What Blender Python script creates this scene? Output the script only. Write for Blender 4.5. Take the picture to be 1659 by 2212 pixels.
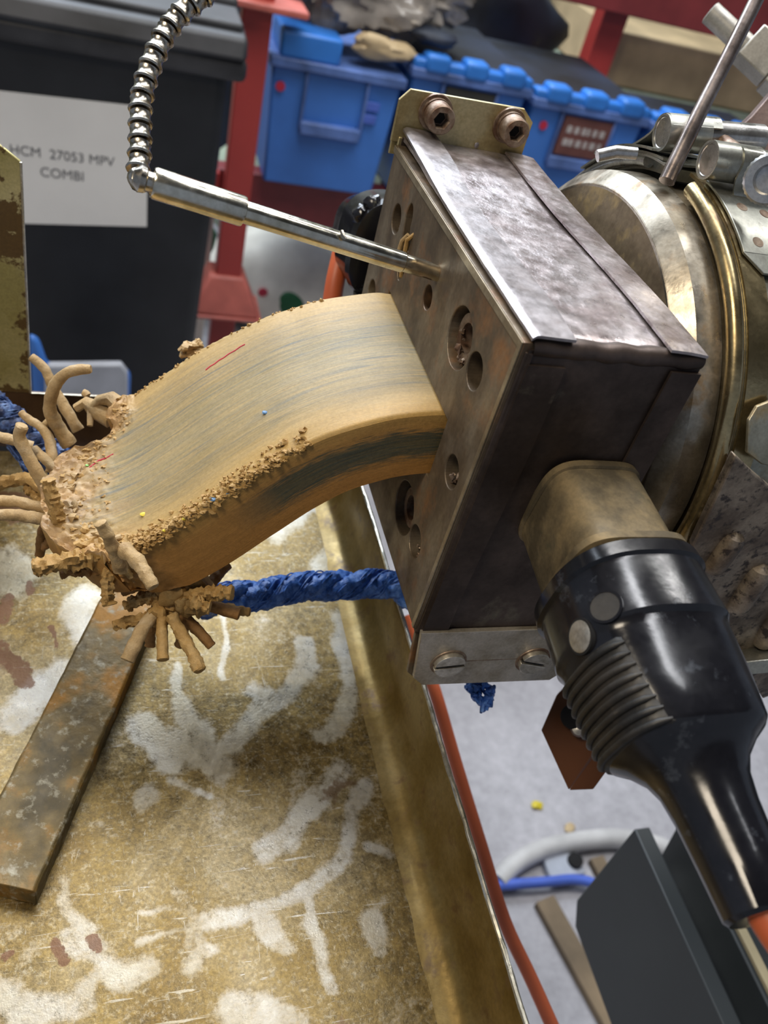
import bpy, bmesh, math, random
from mathutils import Vector, Matrix, noise
random.seed(7)
V = Vector
PI = math.pi
for o in list(bpy.data.objects):
    bpy.data.objects.remove(o)
COL = bpy.context.scene.collection
SC = bpy.context.scene
# authoring frame: millimetres, origin at the near top corner of the heater box, x along the
# extruder axis, y away from the photographer, z up; the workshop floor lies at z = -1060
FZ = 1060.0
def W(p): return V((p[0]/1000.0, p[1]/1000.0, (p[2]+FZ)/1000.0))
CAM = V((-95.12, -160.0, 91.0))
ROT = Matrix(((0.94968019, -0.01504909, -0.31285949), (-0.21892479, 0.68245638, -0.69737022), (0.22400774, 0.73077138, 0.64482068)))
FPX = 1791.5
# ------------------------------------------------------------------ camera
cam_d = bpy.data.cameras.new('camera'); cam = bpy.data.objects.new('camera', cam_d); COL.objects.link(cam)
cam_m = ROT.transposed().transposed()
def axes():
    # columns = camera x, y, z axes in the world
    r = [ROT.col[0], ROT.col[1], ROT.col[2]]
    x = V(r[0]).normalized(); y = V(r[1]); y = (y - x*y.dot(x)).normalized(); z = x.cross(y)
    return Matrix(((x[0], y[0], z[0]), (x[1], y[1], z[1]), (x[2], y[2], z[2])))
cam.matrix_world = Matrix.Translation(W(CAM)) @ axes().to_4x4()
cam_d.sensor_fit = 'HORIZONTAL'; cam_d.sensor_width = 5.6; cam_d.lens = 5.6*FPX/1659.0
cam_d.clip_start = 0.01; cam_d.clip_end = 30
cam_d.dof.use_dof = True; cam_d.dof.focus_distance = 0.262; cam_d.dof.aperture_fstop = 3.4
SC.camera = cam
# ------------------------------------------------------------------ world, exposure
wd = bpy.data.worlds.new('world'); SC.world = wd; wd.use_nodes = True
wd.node_tree.nodes['Background'].inputs[0].default_value = (0.62, 0.72, 0.9, 1)
wd.node_tree.nodes['Background'].inputs[1].default_value = 0.32
SC.view_settings.view_transform = 'Standard'; SC.view_settings.look = 'None'
SC.view_settings.gamma = 1; SC.view_settings.use_curve_mapping = False
SC.view_settings.exposure = -0.1
def lamp(name, pos, tgt, sx, sy, power, col):
    d = bpy.data.lights.new(name, 'AREA'); d.shape = 'RECTANGLE'; d.size = sx; d.size_y = sy; d.energy = power; d.color = col
    o = bpy.data.objects.new(name, d); COL.objects.link(o); o.location = W(pos)
    o.rotation_euler = (W(tgt)-W(pos)).to_track_quat('-Z', 'Y').to_euler()
    return o
lamp('daylight_window', (-250, 2300, 1500), (-50, 50, -120), 2.4, 1.1, 120, (0.78, 0.88, 1.0))
lamp('workshop_lamp', (-660, -170, 860), (-20, 70, -80), 0.35, 0.35, 8.4, (1.0, 0.87, 0.68))
lamp('tube_lamp', (100, 500, 1500), (200, 600, -200), 1.5, 0.2, 22, (0.95, 0.97, 1.0))
lamp('tube_lamp', (600, 900, 1500), (650, 1100, -400), 1.8, 0.2, 26, (0.98, 0.97, 0.95))

# ------------------------------------------------------------------ helpers
def ray(px, py): return ROT @ V((px-829.5, -(py-1106.0), -FPX)) / FPX
def at(px, py, d): return CAM + ray(px, py)*d
def on(px, py, ax, val):
    r = ray(px, py); return CAM + r*((val-CAM[ax])/r[ax])
def tag(o, label=None, cat=None, group=None, kind=None):
    if label: o['label'] = label
    if cat: o['category'] = cat
    if group: o['group'] = group
    if kind: o['kind'] = kind
    return o
def thing(name, label, cat, loc, group=None):
    o = bpy.data.objects.new(name, None); COL.objects.link(o); o.location = W(loc); o.empty_display_size = 0.01
    return tag(o, label, cat, group)
def nz(p, sc, seed=0.0): return noise.noise(V(p)*sc + V((seed*7.3, seed*3.1, seed*1.7)))
def frame(d, up=V((0, 0, 1))):
    d = d.normalized()
    if abs(d.dot(up)) > 0.97: up = V((0, 1, 0))
    u = d.cross(up).normalized(); return u, u.cross(d).normalized()

class MB:
    def __init__(s): s.v = []; s.f = []; s.sm = []; s.att = None
    def add(s, vs, fs, smooth=False):
        n = len(s.v); s.v += [V(p) for p in vs]
        for f in fs: s.f.append(tuple(n+i for i in f)); s.sm.append(smooth)
        return n
    def box(s, lo, hi):
        x0, y0, z0 = lo; x1, y1, z1 = hi
        s.add([(x0,y0,z0),(x1,y0,z0),(x1,y1,z0),(x0,y1,z0),(x0,y0,z1),(x1,y0,z1),(x1,y1,z1),(x0,y1,z1)],
              [(0,3,2,1),(4,5,6,7),(0,1,5,4),(1,2,6,5),(2,3,7,6),(3,0,4,7)]); return s
    def obox(s, c, ax, ay, az):      # centre and three half-axis vectors
        c, ax, ay, az = V(c), V(ax), V(ay), V(az)
        P = [c+ax*i+ay*j+az*k for k in (-1,1) for (i,j) in ((-1,-1),(1,-1),(1,1),(-1,1))]
        s.add(P, [(0,3,2,1),(4,5,6,7),(0,1,5,4),(1,2,6,5),(2,3,7,6),(3,0,4,7)]); return s
    def prism(s, pts, off):          # 3-D polygon swept by the offset vector
        off = V(off); n = len(pts); P = [V(p) for p in pts]
        s.add(P+[p+off for p in P], [tuple(range(n-1,-1,-1)), tuple(range(n,2*n))]+[(i,(i+1)%n,n+(i+1)%n,n+i) for i in range(n)]); return s
    def tube(s, path, rad, n=12, caps=True, rough=0.0, seed=0.0, rsc=0.25, flat=1.0):
        path = [V(p) for p in path]
        if not hasattr(rad, '__len__'): rad = [rad]*len(path)
        base = len(s.v); m = len(path); u = None
        for i, p in enumerate(path):
            d = (path[min(i+1,m-1)]-path[max(i-1,0)])
            if u is None: u, w = frame(d)
            else:
                d.normalize(); u = (u-d*u.dot(d)).normalized()
            w = u.cross(d.normalized())
            for k in range(n):
                a = 2*PI*k/n; q = p+(u*math.cos(a)+w*math.sin(a)*flat)*rad[i]
                if rough: q = p+(q-p)*(1+rough*(nz(q, rsc, seed)*1.3+0.7*nz(q, rsc*2.7, seed+3)))
                s.v.append(q)
        for i in range(m-1):
            for k in range(n):
                a = base+i*n+k; b = base+i*n+(k+1)%n; s.f.append((a,b,b+n,a+n)); s.sm.append(True)
        if caps:
            s.f.append(tuple(base+k for k in range(n-1,-1,-1))); s.sm.append(False)
            s.f.append(tuple(base+(m-1)*n+k for k in range(n))); s.sm.append(False)
        return s
    def lathe(s, prof, o, ax, n=32, up=V((0,0,1)), close=False):   # profile of (distance along axis, radius)
        o = V(o); ax = V(ax).normalized(); u, w = frame(ax, up); base = len(s.v); m = len(prof)
        for (t, r) in prof:
            for k in range(n):
                a = 2*PI*k/n; s.v.append(o+ax*t+(u*math.cos(a)+w*math.sin(a))*r)
        for i in range(m-1):
            for k in range(n):
                a = base+i*n+k; b = base+i*n+(k+1)%n; s.f.append((a,b,b+n,a+n)); s.sm.append(True)
        if close:
            for k in range(n):
                a = base+(m-1)*n+k; b = base+(m-1)*n+(k+1)%n; s.f.append((a,b,base+(k+1)%n,base+k)); s.sm.append(True)
        else:
            s.f.append(tuple(base+k for k in range(n-1,-1,-1))); s.sm.append(False)
            s.f.append(tuple(base+(m-1)*n+k for k in range(n))); s.sm.append(False)
        return s
    def lump(s, c, r, seed=0.0, amp=0.35, n=14, sc=0.25, squash=(1,1,1)):
        c = V(c); base = len(s.v); m = n//2
        for i in range(m+1):
            th = PI*i/m
            for k in range(n):
                a = 2*PI*k/n; d = V((math.sin(th)*math.cos(a), math.sin(th)*math.sin(a), math.cos(th)))
                q = d*r; g = 1+amp*(nz(q+c, sc, seed)*1.5+nz(q+c, sc*3, seed+5)*0.7)
                s.v.append(c+V((q.x*squash[0], q.y*squash[1], q.z*squash[2]))*g)
        for i in range(m):
            for k in range(n):
                a = base+i*n+k; b = base+i*n+(k+1)%n; s.f.append((a,a+n,b+n,b)); s.sm.append(True)
        return s
    def arc(s, ax0, ax1, yc, zc, r0, r1, a0, a1, n=32):   # band segment round the x axis
        vs = []; fs = []
        for i in range(n+1):
            a = a0+(a1-a0)*i/n; c, d = math.cos(a), math.sin(a)
            for (x, r) in ((ax0,r0),(ax1,r0),(ax1,r1),(ax0,r1)): vs.append((x, yc+c*r, zc+d*r))
        for i in range(n):
            for k in range(4):
                a = i*4+k; b = i*4+(k+1)%4; fs.append((a,b,b+4,a+4))
        fs += [(3,2,1,0), (n*4,n*4+1,n*4+2,n*4+3)]
        s.add(vs, fs); return s
    def build(s, name, mat, parent=None, loc=None, bevel=0.0, seg=2, auto=None):
        if parent is not None:
            root = parent
            while root.parent: root = root.parent
            org = V(root.location)
        else:
            if loc is None:
                lo = [min(p[i] for p in s.v) for i in range(3)]; hi = [max(p[i] for p in s.v) for i in range(3)]
                loc = ((lo[0]+hi[0])/2, (lo[1]+hi[1])/2, lo[2])
            org = W(loc)
        me = bpy.data.meshes.new(name); me.from_pydata([tuple(W(p)-org) for p in s.v], [], s.f)
        me.polygons.foreach_set('use_smooth', s.sm); me.materials.append(mat)
        if s.att:
            for an, vals in s.att.items():
                if isinstance(vals[0], (int, float)):
                    a = me.attributes.new(an, 'FLOAT', 'POINT'); a.data.foreach_set('value', vals)
                else:
                    a = me.attributes.new(an, 'FLOAT_VECTOR', 'POINT'); a.data.foreach_set('vector', [c for t in vals for c in t])
        bm = bmesh.new(); bm.from_mesh(me); bmesh.ops.recalc_face_normals(bm, faces=bm.faces); bm.to_mesh(me); bm.free(); me.set_sharp_from_angle(angle=math.radians(38)); me.update()
        o = bpy.data.objects.new(name, me); COL.objects.link(o)
        if parent is not None: o.parent = parent
        else: o.location = org
        if bevel:
            b = o.modifiers.new('bevel', 'BEVEL'); b.width = bevel/1000.0; b.segments = seg; b.limit_method = 'ANGLE'; b.angle_limit = math.radians(35)
        return o

def plate_mesh(name, outer, holes, thick, x0, mat, parent, bevel=0.3, axis='x', z0=None):
    """flat plate with real holes; outlines in (y, z) extruded along x, or in (x, z) along y"""
    cu = bpy.data.curves.new(name, 'CURVE'); cu.dimensions = '2D'; cu.fill_mode = 'BOTH'
    cu.extrude = (thick/2-bevel)/1000; cu.bevel_depth = bevel/1000; cu.bevel_resolution = 1; cu.offset = -bevel/1000
    for ring in [outer]+holes:
        sp = cu.splines.new('POLY'); sp.points.add(len(ring)-1); sp.use_cyclic_u = True
        for i, (a, b) in enumerate(ring): sp.points[i].co = (a/1000, b/1000, 0, 1)
    tmp = bpy.data.objects.new(name, cu); COL.objects.link(tmp)
    dg = bpy.context.evaluated_depsgraph_get(); dg.update()
    me = bpy.data.meshes.new_from_object(tmp.evaluated_get(dg)); bpy.data.objects.remove(tmp)
    root = parent
    while root.parent: root = root.parent
    org = V(root.location)
    for v in me.vertices:
        a, b, c = v.co
        if axis == 'x': p = V(((x0+thick/2)/1000+c, a, b+FZ/1000))
        else: p = V((a, (x0+thick/2)/1000+c, b+FZ/1000))
        v.co = p-org
    me.name = name; me.materials.clear(); me.materials.append(mat)
    for p in me.polygons: p.use_smooth = False
    o = bpy.data.objects.new(name, me); COL.objects.link(o); o.parent = parent
    return o
def circ(cy, cz, r, n=36, k=1.0): return [(cy+r*math.cos(2*PI*i/n), cz+r*k*math.sin(2*PI*i/n)) for i in range(n)]
def text_mesh(name, body, size, origin, right, up, mat, parent, align='CENTER', depth=0.0004):
    cu = bpy.data.curves.new(name, 'FONT'); cu.body = body; cu.size = size/1000; cu.align_x = align; cu.extrude = depth/2
    tmp = bpy.data.objects.new(name, cu); COL.objects.link(tmp)
    dg = bpy.context.evaluated_depsgraph_get(); dg.update()
    me = bpy.data.meshes.new_from_object(tmp.evaluated_get(dg)); bpy.data.objects.remove(tmp)
    root = parent
    while root.parent: root = root.parent
    org = V(root.location); R_, U_ = V(right).normalized(), V(up).normalized(); N_ = R_.cross(U_); o0 = W(origin)
    for v in me.vertices:
        v.co = o0 + R_*v.co.x + U_*v.co.y + N_*v.co.z - org
    me.name = name; me.materials.clear(); me.materials.append(mat)
    o = bpy.data.objects.new(name, me); COL.objects.link(o); o.parent = parent
    return o

# ------------------------------------------------------------------ materials
class NT:
    def __init__(s, name):
        m = bpy.data.materials.new(name); m.use_nodes = True; s.m = m; s.t = m.node_tree; s.n = s.t.nodes
        s.b = s.n['Principled BSDF']; s.tc = s.n.new('ShaderNodeTexCoord')
    def l(s, a, b): s.t.links.new(a, b)
    def noise(s, scale, detail=4, rough=0.55, stretch=None, src=None, dist=0.0):
        t = s.n.new('ShaderNodeTexNoise'); t.inputs['Scale'].default_value = scale; t.inputs['Detail'].default_value = detail
        t.inputs['Roughness'].default_value = rough; t.inputs['Distortion'].default_value = dist
        src = src or s.tc.outputs['Object']
        if stretch:
            mp = s.n.new('ShaderNodeMapping'); mp.inputs['Scale'].default_value = stretch; s.l(src, mp.inputs[0]); src = mp.outputs[0]
        s.l(src, t.inputs['Vector']); return t.outputs[0]
    def ramp(s, fac, stops, interp='LINEAR'):
        r = s.n.new('ShaderNodeValToRGB'); e = r.color_ramp; e.interpolation = interp
        while len(e.elements) < len(stops): e.elements.new(0.5)
        for i, (p, c) in enumerate(stops):
            e.elements[i].position = p; c = (c, c, c) if isinstance(c, (int, float)) else c; e.elements[i].color = (*c, 1)
        s.l(fac, r.inputs[0]); return r.outputs[0]
    def mix(s, fac, a, b, mode='MIX'):
        x = s.n.new('ShaderNodeMix'); x.data_type = 'RGBA'; x.blend_type = mode
        for v, i in ((fac, 0), (a, 6), (b, 7)):
            if hasattr(v, 'links'): s.l(v, x.inputs[i])
            elif i == 0: x.inputs[0].default_value = v
            else: x.inputs[i].default_value = (*v, 1)
        return x.outputs[2]
    def math(s, op, a, b=0.5, clamp=False):
        x = s.n.new('ShaderNodeMath'); x.operation = op; x.use_clamp = clamp
        for i, v in enumerate((a, b)):
            if hasattr(v, 'links'): s.l(v, x.inputs[i])
            else: x.inputs[i].default_value = v
        return x.outputs[0]
    def attr(s, name):
        a = s.n.new('ShaderNodeAttribute'); a.attribute_name = name; return a
    def bump(s, h, strength=0.3, dist=0.0005):
        b = s.n.new('ShaderNodeBump'); b.inputs['Strength'].default_value = strength; b.inputs['Distance'].default_value = dist
        s.l(h, b.inputs['Height']); s.l(b.outputs[0], s.b.inputs['Normal'])
    def set(s, **k):
        for n_, v in k.items():
            i = s.b.inputs[n_.replace('_', ' ')]
            if hasattr(v, 'links'): s.l(v, i)
            elif isinstance(v, tuple): i.default_value = (*v, 1)
            else: i.default_value = v
        return s
def worn(name, a, b, c=None, sc=60, thr=(0.4, 0.6), spot=None, ssc=180, sthr=(0.62, 0.7), metal=0.9, rough=(0.3, 0.55), bump=0.2, stretch=None, fine=900, bd=0.0003):
    t = NT(name); n1 = t.noise(sc, 5, 0.6, stretch)
    col = t.ramp(n1, [(thr[0], a), (thr[1], b)] if c is None else [(thr[0], a), ((thr[0]+thr[1])/2, c), (thr[1], b)])
    met = metal
    if spot:
        n2 = t.noise(ssc, 6, 0.65); f = t.ramp(n2, [(sthr[0], 0.0), (sthr[1], 1.0)]); col = t.mix(f, col, spot)
        met = t.ramp(f, [(0, metal), (1, metal*0.25)])
    n3 = t.noise(fine, 3, 0.6)
    col = t.mix(0.35, col, t.ramp(n3, [(0.3, 0.55), (0.7, 1.25)]), 'MULTIPLY')
    t.set(Base_Color=col, Metallic=met, Roughness=t.ramp(t.noise(sc*2.3, 4), [(0.35, rough[0]), (0.65, rough[1])]))
    t.bump(t.math('ADD', t.noise(fine*0.6, 4), n1), bump, bd)
    return t.m
def plain(name, c, rough=0.5, metal=0.0, var=0.12, sc=20, bump=0.0, spec=0.5):
    t = NT(name); n = t.noise(sc, 4)
    t.set(Base_Color=t.mix(1.0, c, t.ramp(n, [(0.3, 1-var*2), (0.7, 1+var)]), 'MULTIPLY'), Roughness=rough, Metallic=metal)
    t.b.inputs['Specular IOR Level'].default_value = spec
    if bump: t.bump(t.noise(sc*8, 4), bump, 0.001)
    return t.m
M = {}
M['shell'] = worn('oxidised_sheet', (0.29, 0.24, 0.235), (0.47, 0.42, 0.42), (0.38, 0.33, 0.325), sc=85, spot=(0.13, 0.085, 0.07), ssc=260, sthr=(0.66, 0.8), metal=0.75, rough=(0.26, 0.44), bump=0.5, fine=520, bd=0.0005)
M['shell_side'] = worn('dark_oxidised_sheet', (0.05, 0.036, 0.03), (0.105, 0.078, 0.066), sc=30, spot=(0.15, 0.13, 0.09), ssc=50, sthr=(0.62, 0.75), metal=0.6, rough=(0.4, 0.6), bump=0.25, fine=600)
M['flap'] = worn('pale_sheet', (0.29, 0.255, 0.25), (0.43, 0.395, 0.40), sc=70, spot=(0.12, 0.09, 0.08), ssc=90, sthr=(0.66, 0.8), metal=0.8, rough=(0.32, 0.48), bump=0.45, fine=500)
M['lug'] = worn('gilded_plate', (0.36, 0.28, 0.13), (0.52, 0.46, 0.27), (0.45, 0.37, 0.19), sc=50, spot=(0.16, 0.07, 0.03), ssc=70, sthr=(0.66, 0.78), metal=0.75, rough=(0.32, 0.5), bump=0.15)
M['lug_low'] = worn('dull_steel_plate', (0.36, 0.31, 0.23), (0.56, 0.51, 0.43), sc=50, spot=(0.20, 0.10, 0.05), ssc=80, sthr=(0.67, 0.8), metal=0.7, rough=(0.32, 0.5), bump=0.15)
M['die'] = worn('die_steel', (0.08, 0.058, 0.038), (0.24, 0.195, 0.135), (0.15, 0.11, 0.07), sc=55, thr=(0.32, 0.68), spot=(0.22, 0.095, 0.03), ssc=42, sthr=(0.53, 0.70), metal=0.55, rough=(0.42, 0.62), bump=0.35, fine=600, stretch=(1, 1, 0.45))
M['die_edge'] = worn('die_edge_steel', (0.28, 0.22, 0.14), (0.44, 0.37, 0.26), sc=70, metal=0.7, rough=(0.35, 0.5), bump=0.15)
M['bore'] = plain('rusty_bore', (0.07, 0.035, 0.018), 0.8, 0.2, 0.4, 200)
M['screw_rust'] = worn('rusty_screw', (0.16, 0.09, 0.055), (0.30, 0.23, 0.17), sc=250, metal=0.6, rough=(0.4, 0.6), bump=0.3)
M['screw'] = worn('zinc_screw', (0.42, 0.38, 0.31), (0.62, 0.58, 0.50), sc=250, metal=0.8, rough=(0.3, 0.45), bump=0.15)
M['black'] = plain('black_void', (0.006, 0.005, 0.005), 0.9)
M['tube'] = worn('bright_tube', (0.55, 0.50, 0.38), (0.75, 0.71, 0.60), sc=80, metal=1.0, rough=(0.14, 0.28), bump=0.12, fine=500, spot=(0.22, 0.15, 0.08), ssc=160, sthr=(0.7, 0.8))
M['conduit'] = worn('conduit_steel', (0.36, 0.32, 0.26), (0.58, 0.54, 0.47), sc=150, metal=1.0, rough=(0.2, 0.34), bump=0.1)
M['barrel'] = worn('barrel_steel', (0.19, 0.15, 0.09), (0.34, 0.28, 0.19), sc=60, spot=(0.16, 0.11, 0.06), ssc=90, sthr=(0.56, 0.75), metal=0.7, rough=(0.34, 0.55), bump=0.25)
M['flange'] = worn('flange_face', (0.12, 0.088, 0.055), (0.20, 0.155, 0.10), sc=45, spot=(0.25, 0.185, 0.09), ssc=55, sthr=(0.52, 0.60), metal=0.35, rough=(0.5, 0.7), bump=0.4, fine=500)
M['flange_rim'] = worn('flange_rim', (0.30, 0.26, 0.20), (0.50, 0.45, 0.37), sc=60, spot=(0.26, 0.16, 0.07), ssc=60, sthr=(0.56, 0.7), metal=0.85, rough=(0.25, 0.42), bump=0.15)
M['brass'] = worn('yellowed_band', (0.28, 0.215, 0.11), (0.50, 0.40, 0.22), sc=40, metal=0.95, rough=(0.2, 0.34), bump=0.12, spot=(0.12, 0.07, 0.05), ssc=70, sthr=(0.6, 0.75))
M['mica'] = worn('yellowed_sheet', (0.28, 0.265, 0.20), (0.47, 0.45, 0.36), sc=35, metal=0.8, rough=(0.28, 0.42), bump=0.2, spot=(0.30, 0.20, 0.07), ssc=45, sthr=(0.53, 0.7))
M['strap'] = worn('clamp_strap', (0.30, 0.30, 0.26), (0.47, 0.47, 0.42), sc=50, metal=0.85, rough=(0.26, 0.4), bump=0.12, spot=(0.25, 0.2, 0.12), ssc=80, sthr=(0.64, 0.8))
M['clamp'] = worn('zinc_clamp', (0.36, 0.35, 0.33), (0.56, 0.55, 0.53), sc=70, metal=0.9, rough=(0.2, 0.34), bump=0.1)
M['grime'] = worn('grimy_cover', (0.15, 0.115, 0.085), (0.34, 0.28, 0.21), sc=90, spot=(0.035, 0.025, 0.02), ssc=260, sthr=(0.52, 0.62), metal=0.6, rough=(0.36, 0.55), bump=0.3)
M['hood'] = worn('dusty_hood', (0.10, 0.078, 0.045), (0.26, 0.19, 0.095), (0.185, 0.14, 0.075), sc=50, spot=(0.06, 0.058, 0.035), ssc=75, sthr=(0.57, 0.72), metal=0.35, rough=(0.5, 0.68), bump=0.3)
M['plug'] = worn('black_bakelite', (0.006, 0.006, 0.008), (0.013, 0.013, 0.016), sc=40, metal=0.0, rough=(0.13, 0.25), bump=0.12, spot=(0.05, 0.055, 0.065), ssc=120, sthr=(0.6, 0.72), fine=500)
M['grip'] = worn('dusty_black_grip', (0.010, 0.009, 0.008), (0.028, 0.023, 0.018), sc=90, metal=0.0, rough=(0.45, 0.65), bump=0.3, spot=(0.10, 0.08, 0.055), ssc=300, sthr=(0.64, 0.75))
M['orange'] = plain('orange_cable', (0.62, 0.13, 0.045), 0.45)
M['rod'] = worn('brown_steel_rod', (0.20, 0.16, 0.145), (0.32, 0.27, 0.25), sc=60, metal=0.85, rough=(0.22, 0.38), bump=0.1)
M['grey_metal'] = worn('matt_grey_metal', (0.36, 0.34, 0.30), (0.50, 0.48, 0.44), sc=40, metal=0.6, rough=(0.35, 0.5), bump=0.1)
M['brown_plate'] = worn('brown_plate', (0.11, 0.07, 0.06), (0.20, 0.14, 0.12), sc=50, metal=0.5, rough=(0.4, 0.6), bump=0.2)
M['dark_box'] = plain('dark_grey_paint', (0.026, 0.030, 0.031), 0.5, 0, 0.08, 15)
M['cream'] = plain('cream_wood', (0.42, 0.34, 0.20), 0.6)
M['brown_box'] = plain('brown_lacquer', (0.13, 0.05, 0.022), 0.35)
M['bin'] = plain('black_bin_plastic', (0.012, 0.013, 0.015), 0.5, 0, 0.25, 12)
M['bin_lid'] = plain('grey_bin_plastic', (0.035, 0.035, 0.038), 0.5, 0, 0.35, 10)
M['paper'] = plain('paper', (0.80, 0.78, 0.74), 0.7, 0, 0.03, 10)
M['ink'] = plain('ink', (0.09, 0.09, 0.10), 0.7)
M['red'] = plain('red_paint', (0.42, 0.045, 0.036), 0.42, 0, 0.08, 8)
M['red_dark'] = plain('dark_red_paint', (0.22, 0.03, 0.03), 0.5, 0, 0.15, 8)
M['red_foot'] = plain('faded_red_guard', (0.48, 0.12, 0.09), 0.5)
M['blue'] = plain('blue_crate_plastic', (0.045, 0.165, 0.52), 0.42, 0, 0.12, 6)
M['blue_rim'] = plain('dusty_blue_plastic', (0.09, 0.16, 0.40), 0.5, 0, 0.3, 12)
M['blue_lid'] = plain('blue_lid_plastic', (0.028, 0.17, 0.55), 0.42, 0, 0.15, 6)
M['label_dark'] = plain('dark_label', (0.03, 0.028, 0.022), 0.6)
M['label_brown'] = plain('brown_label', (0.13, 0.045, 0.035), 0.6)
M['label_text'] = plain('label_lettering', (0.40, 0.36, 0.34), 0.6)
M['bag'] = plain('grey_film', (0.26, 0.23, 0.20), 0.22, 0, 0.3, 12, 0.3)
M['sack'] = plain('pale_sack', (0.75, 0.70, 0.60), 0.6, 0, 0.15, 8, 0.2)
M['green'] = plain('green_print', (0.008, 0.10, 0.03), 0.6)
M['navy'] = plain('navy_tarpaulin', (0.012, 0.018, 0.035), 0.6, 0, 0.5, 5)
M['board'] = plain('tan_board', (0.58, 0.43, 0.24), 0.7, 0, 0.2, 6)
M['pale_green'] = plain('pale_green_paint', (0.40, 0.46, 0.34), 0.6)
M['wall'] = plain('olive_wall', (0.36, 0.35, 0.24), 0.8, 0, 0.25, 2)
M['ceil'] = plain('dim_ceiling', (0.10, 0.10, 0.10), 0.9)
M['hose_grey'] = plain('pale_grey_hose', (0.50, 0.48, 0.46), 0.5)
M['hose_blue'] = plain('blue_air_line', (0.07, 0.13, 0.50), 0.45)
M['slat'] = plain('dusty_channel', (0.20, 0.14, 0.08), 0.7, 0, 0.3, 8)
M['white_plastic'] = plain('grey_white_plastic', (0.40, 0.42, 0.47), 0.5)
M['yellow'] = plain('yellow_fleck', (0.7, 0.55, 0.03), 0.5)
M['fleck_blue'] = plain('blue_fleck', (0.12, 0.25, 0.45), 0.5)
M['fleck_red'] = plain('red_fleck', (0.5, 0.02, 0.05), 0.5)
M['fleck_green'] = plain('green_fleck', (0.25, 0.6, 0.12), 0.5)
# concrete floor
t = NT('concrete'); n = t.noise(3, 6, 0.6); n2 = t.noise(60, 5, 0.7)
t.set(Base_Color=t.mix(0.6, t.ramp(n, [(0.35, (0.29, 0.275, 0.285)), (0.65, (0.44, 0.42, 0.435))]), t.ramp(n2, [(0.3, 0.65), (0.7, 1.15)]), 'MULTIPLY'), Roughness=0.55)
M['concrete'] = t.m
# blue rope fibre
t = NT('blue_fibre'); n = t.noise(300, 5, 0.7); 
t.set(Base_Color=t.ramp(n, [(0.3, (0.02, 0.05, 0.14)), (0.48, (0.045, 0.15, 0.50)), (0.7, (0.18, 0.36, 0.80))]), Roughness=0.42); t.bump(t.noise(1500, 3), 0.5, 0.0004)
M['rope'] = t.m
t = NT('dark_blue_fibre'); n = t.noise(250, 5, 0.7)
t.set(Base_Color=t.ramp(n, [(0.35, (0.012, 0.016, 0.04)), (0.52, (0.035, 0.065, 0.18)), (0.72, (0.16, 0.28, 0.55))]), Roughness=0.5); t.bump(t.noise(1500, 3), 0.5, 0.0004)
M['rope_dark'] = t.m
# extruded rubber strip: streaks run along the extrusion (attribute st: along, across, through)
t = NT('streaked_rubber'); a = t.attr('st'); sp = t.n.new('ShaderNodeSeparateXYZ'); t.l(a.outputs['Vector'], sp.inputs[0])
wob = t.noise(3.0, 3, 0.5, (1.2, 2.0, 2.0), a.outputs['Vector'])
across = t.math('ADD', sp.outputs[1], t.math('MULTIPLY', t.math('SUBTRACT', wob, 0.5), 0.16))
tan, tan2, olive, olive2 = (0.42, 0.255, 0.075), (0.43, 0.295, 0.12), (0.30, 0.225, 0.105), (0.33, 0.26, 0.135)
top = t.ramp(across, [(0.0, tan), (0.13, tan2), (0.22, olive), (0.45, olive2), (0.62, (0.28, 0.22, 0.11)), (0.82, (0.35, 0.25, 0.11)), (0.93, tan2)])
st1 = t.noise(6.0, 7, 0.72, (0.7, 8.0, 5.0), a.outputs['Vector'])
top = t.mix(t.math('MULTIPLY', t.ramp(st1, [(0.44, 0.0), (0.66, 0.6)]), t.ramp(across, [(0.1, 0.1), (0.25, 1.0), (0.85, 1.0), (0.95, 0.1)])), top, (0.17, 0.165, 0.135))
st2 = t.noise(4.0, 6, 0.65, (0.5, 9.0, 5.0), a.outputs['Vector'], 0.25)
inner = t.ramp(across, [(0.12, 0.0), (0.25, 1.0), (0.8, 1.0), (0.95, 0.0)])
top = t.mix(t.math('MULTIPLY', t.ramp(st2, [(0.54, 0.0), (0.66, 0.8)]), inner), top, (0.13, 0.14, 0.13))
top = t.mix(t.math('MULTIPLY', t.ramp(t.noise(6.0, 5, 0.6, (0.8, 13.0, 5.0), a.outputs['Vector']), [(0.50, 0.0), (0.68, 0.7)]), 1.0), top, (0.44, 0.31, 0.14))
endf = t.ramp(t.math('ADD', sp.outputs[0], t.math('MULTIPLY', t.math('SUBTRACT', wob, 0.5), 0.8)), [(0.98, 0.0), (1.0, 0.02)])
er = t.n.new('ShaderNodeMapRange'); er.inputs['From Min'].default_value = 1.15; er.inputs['From Max'].default_value = 1.45
t.l(t.math('ADD', sp.outputs[0], t.math('MULTIPLY', t.math('SUBTRACT', wob, 0.5), 0.6)), er.inputs['Value'])
top = t.mix(t.math('MULTIPLY', er.outputs[0], 0.85), top, t.ramp(t.noise(120, 5, 0.7), [(0.3, (0.30, 0.17, 0.085)), (0.55, (0.47, 0.29, 0.13)), (0.75, (0.50, 0.36, 0.23))]))
side = t.ramp(sp.outputs[2], [(0.0, tan), (0.30, (0.40, 0.205, 0.055)), (1.0, (0.35, 0.165, 0.038))])
gm = t.math('MULTIPLY', t.ramp(t.math('ADD', sp.outputs[2], t.math('MULTIPLY', t.math('SUBTRACT', t.noise(4, 4, 0.6, (3, 1, 8), a.outputs['Vector']), 0.5), 0.5)), [(0.22, 0.0), (0.34, 1.0), (0.62, 1.0), (0.78, 0.0)]),
    t.ramp(sp.outputs[0], [(0.66, 1.0), (0.86, 0.0)]))
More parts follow.
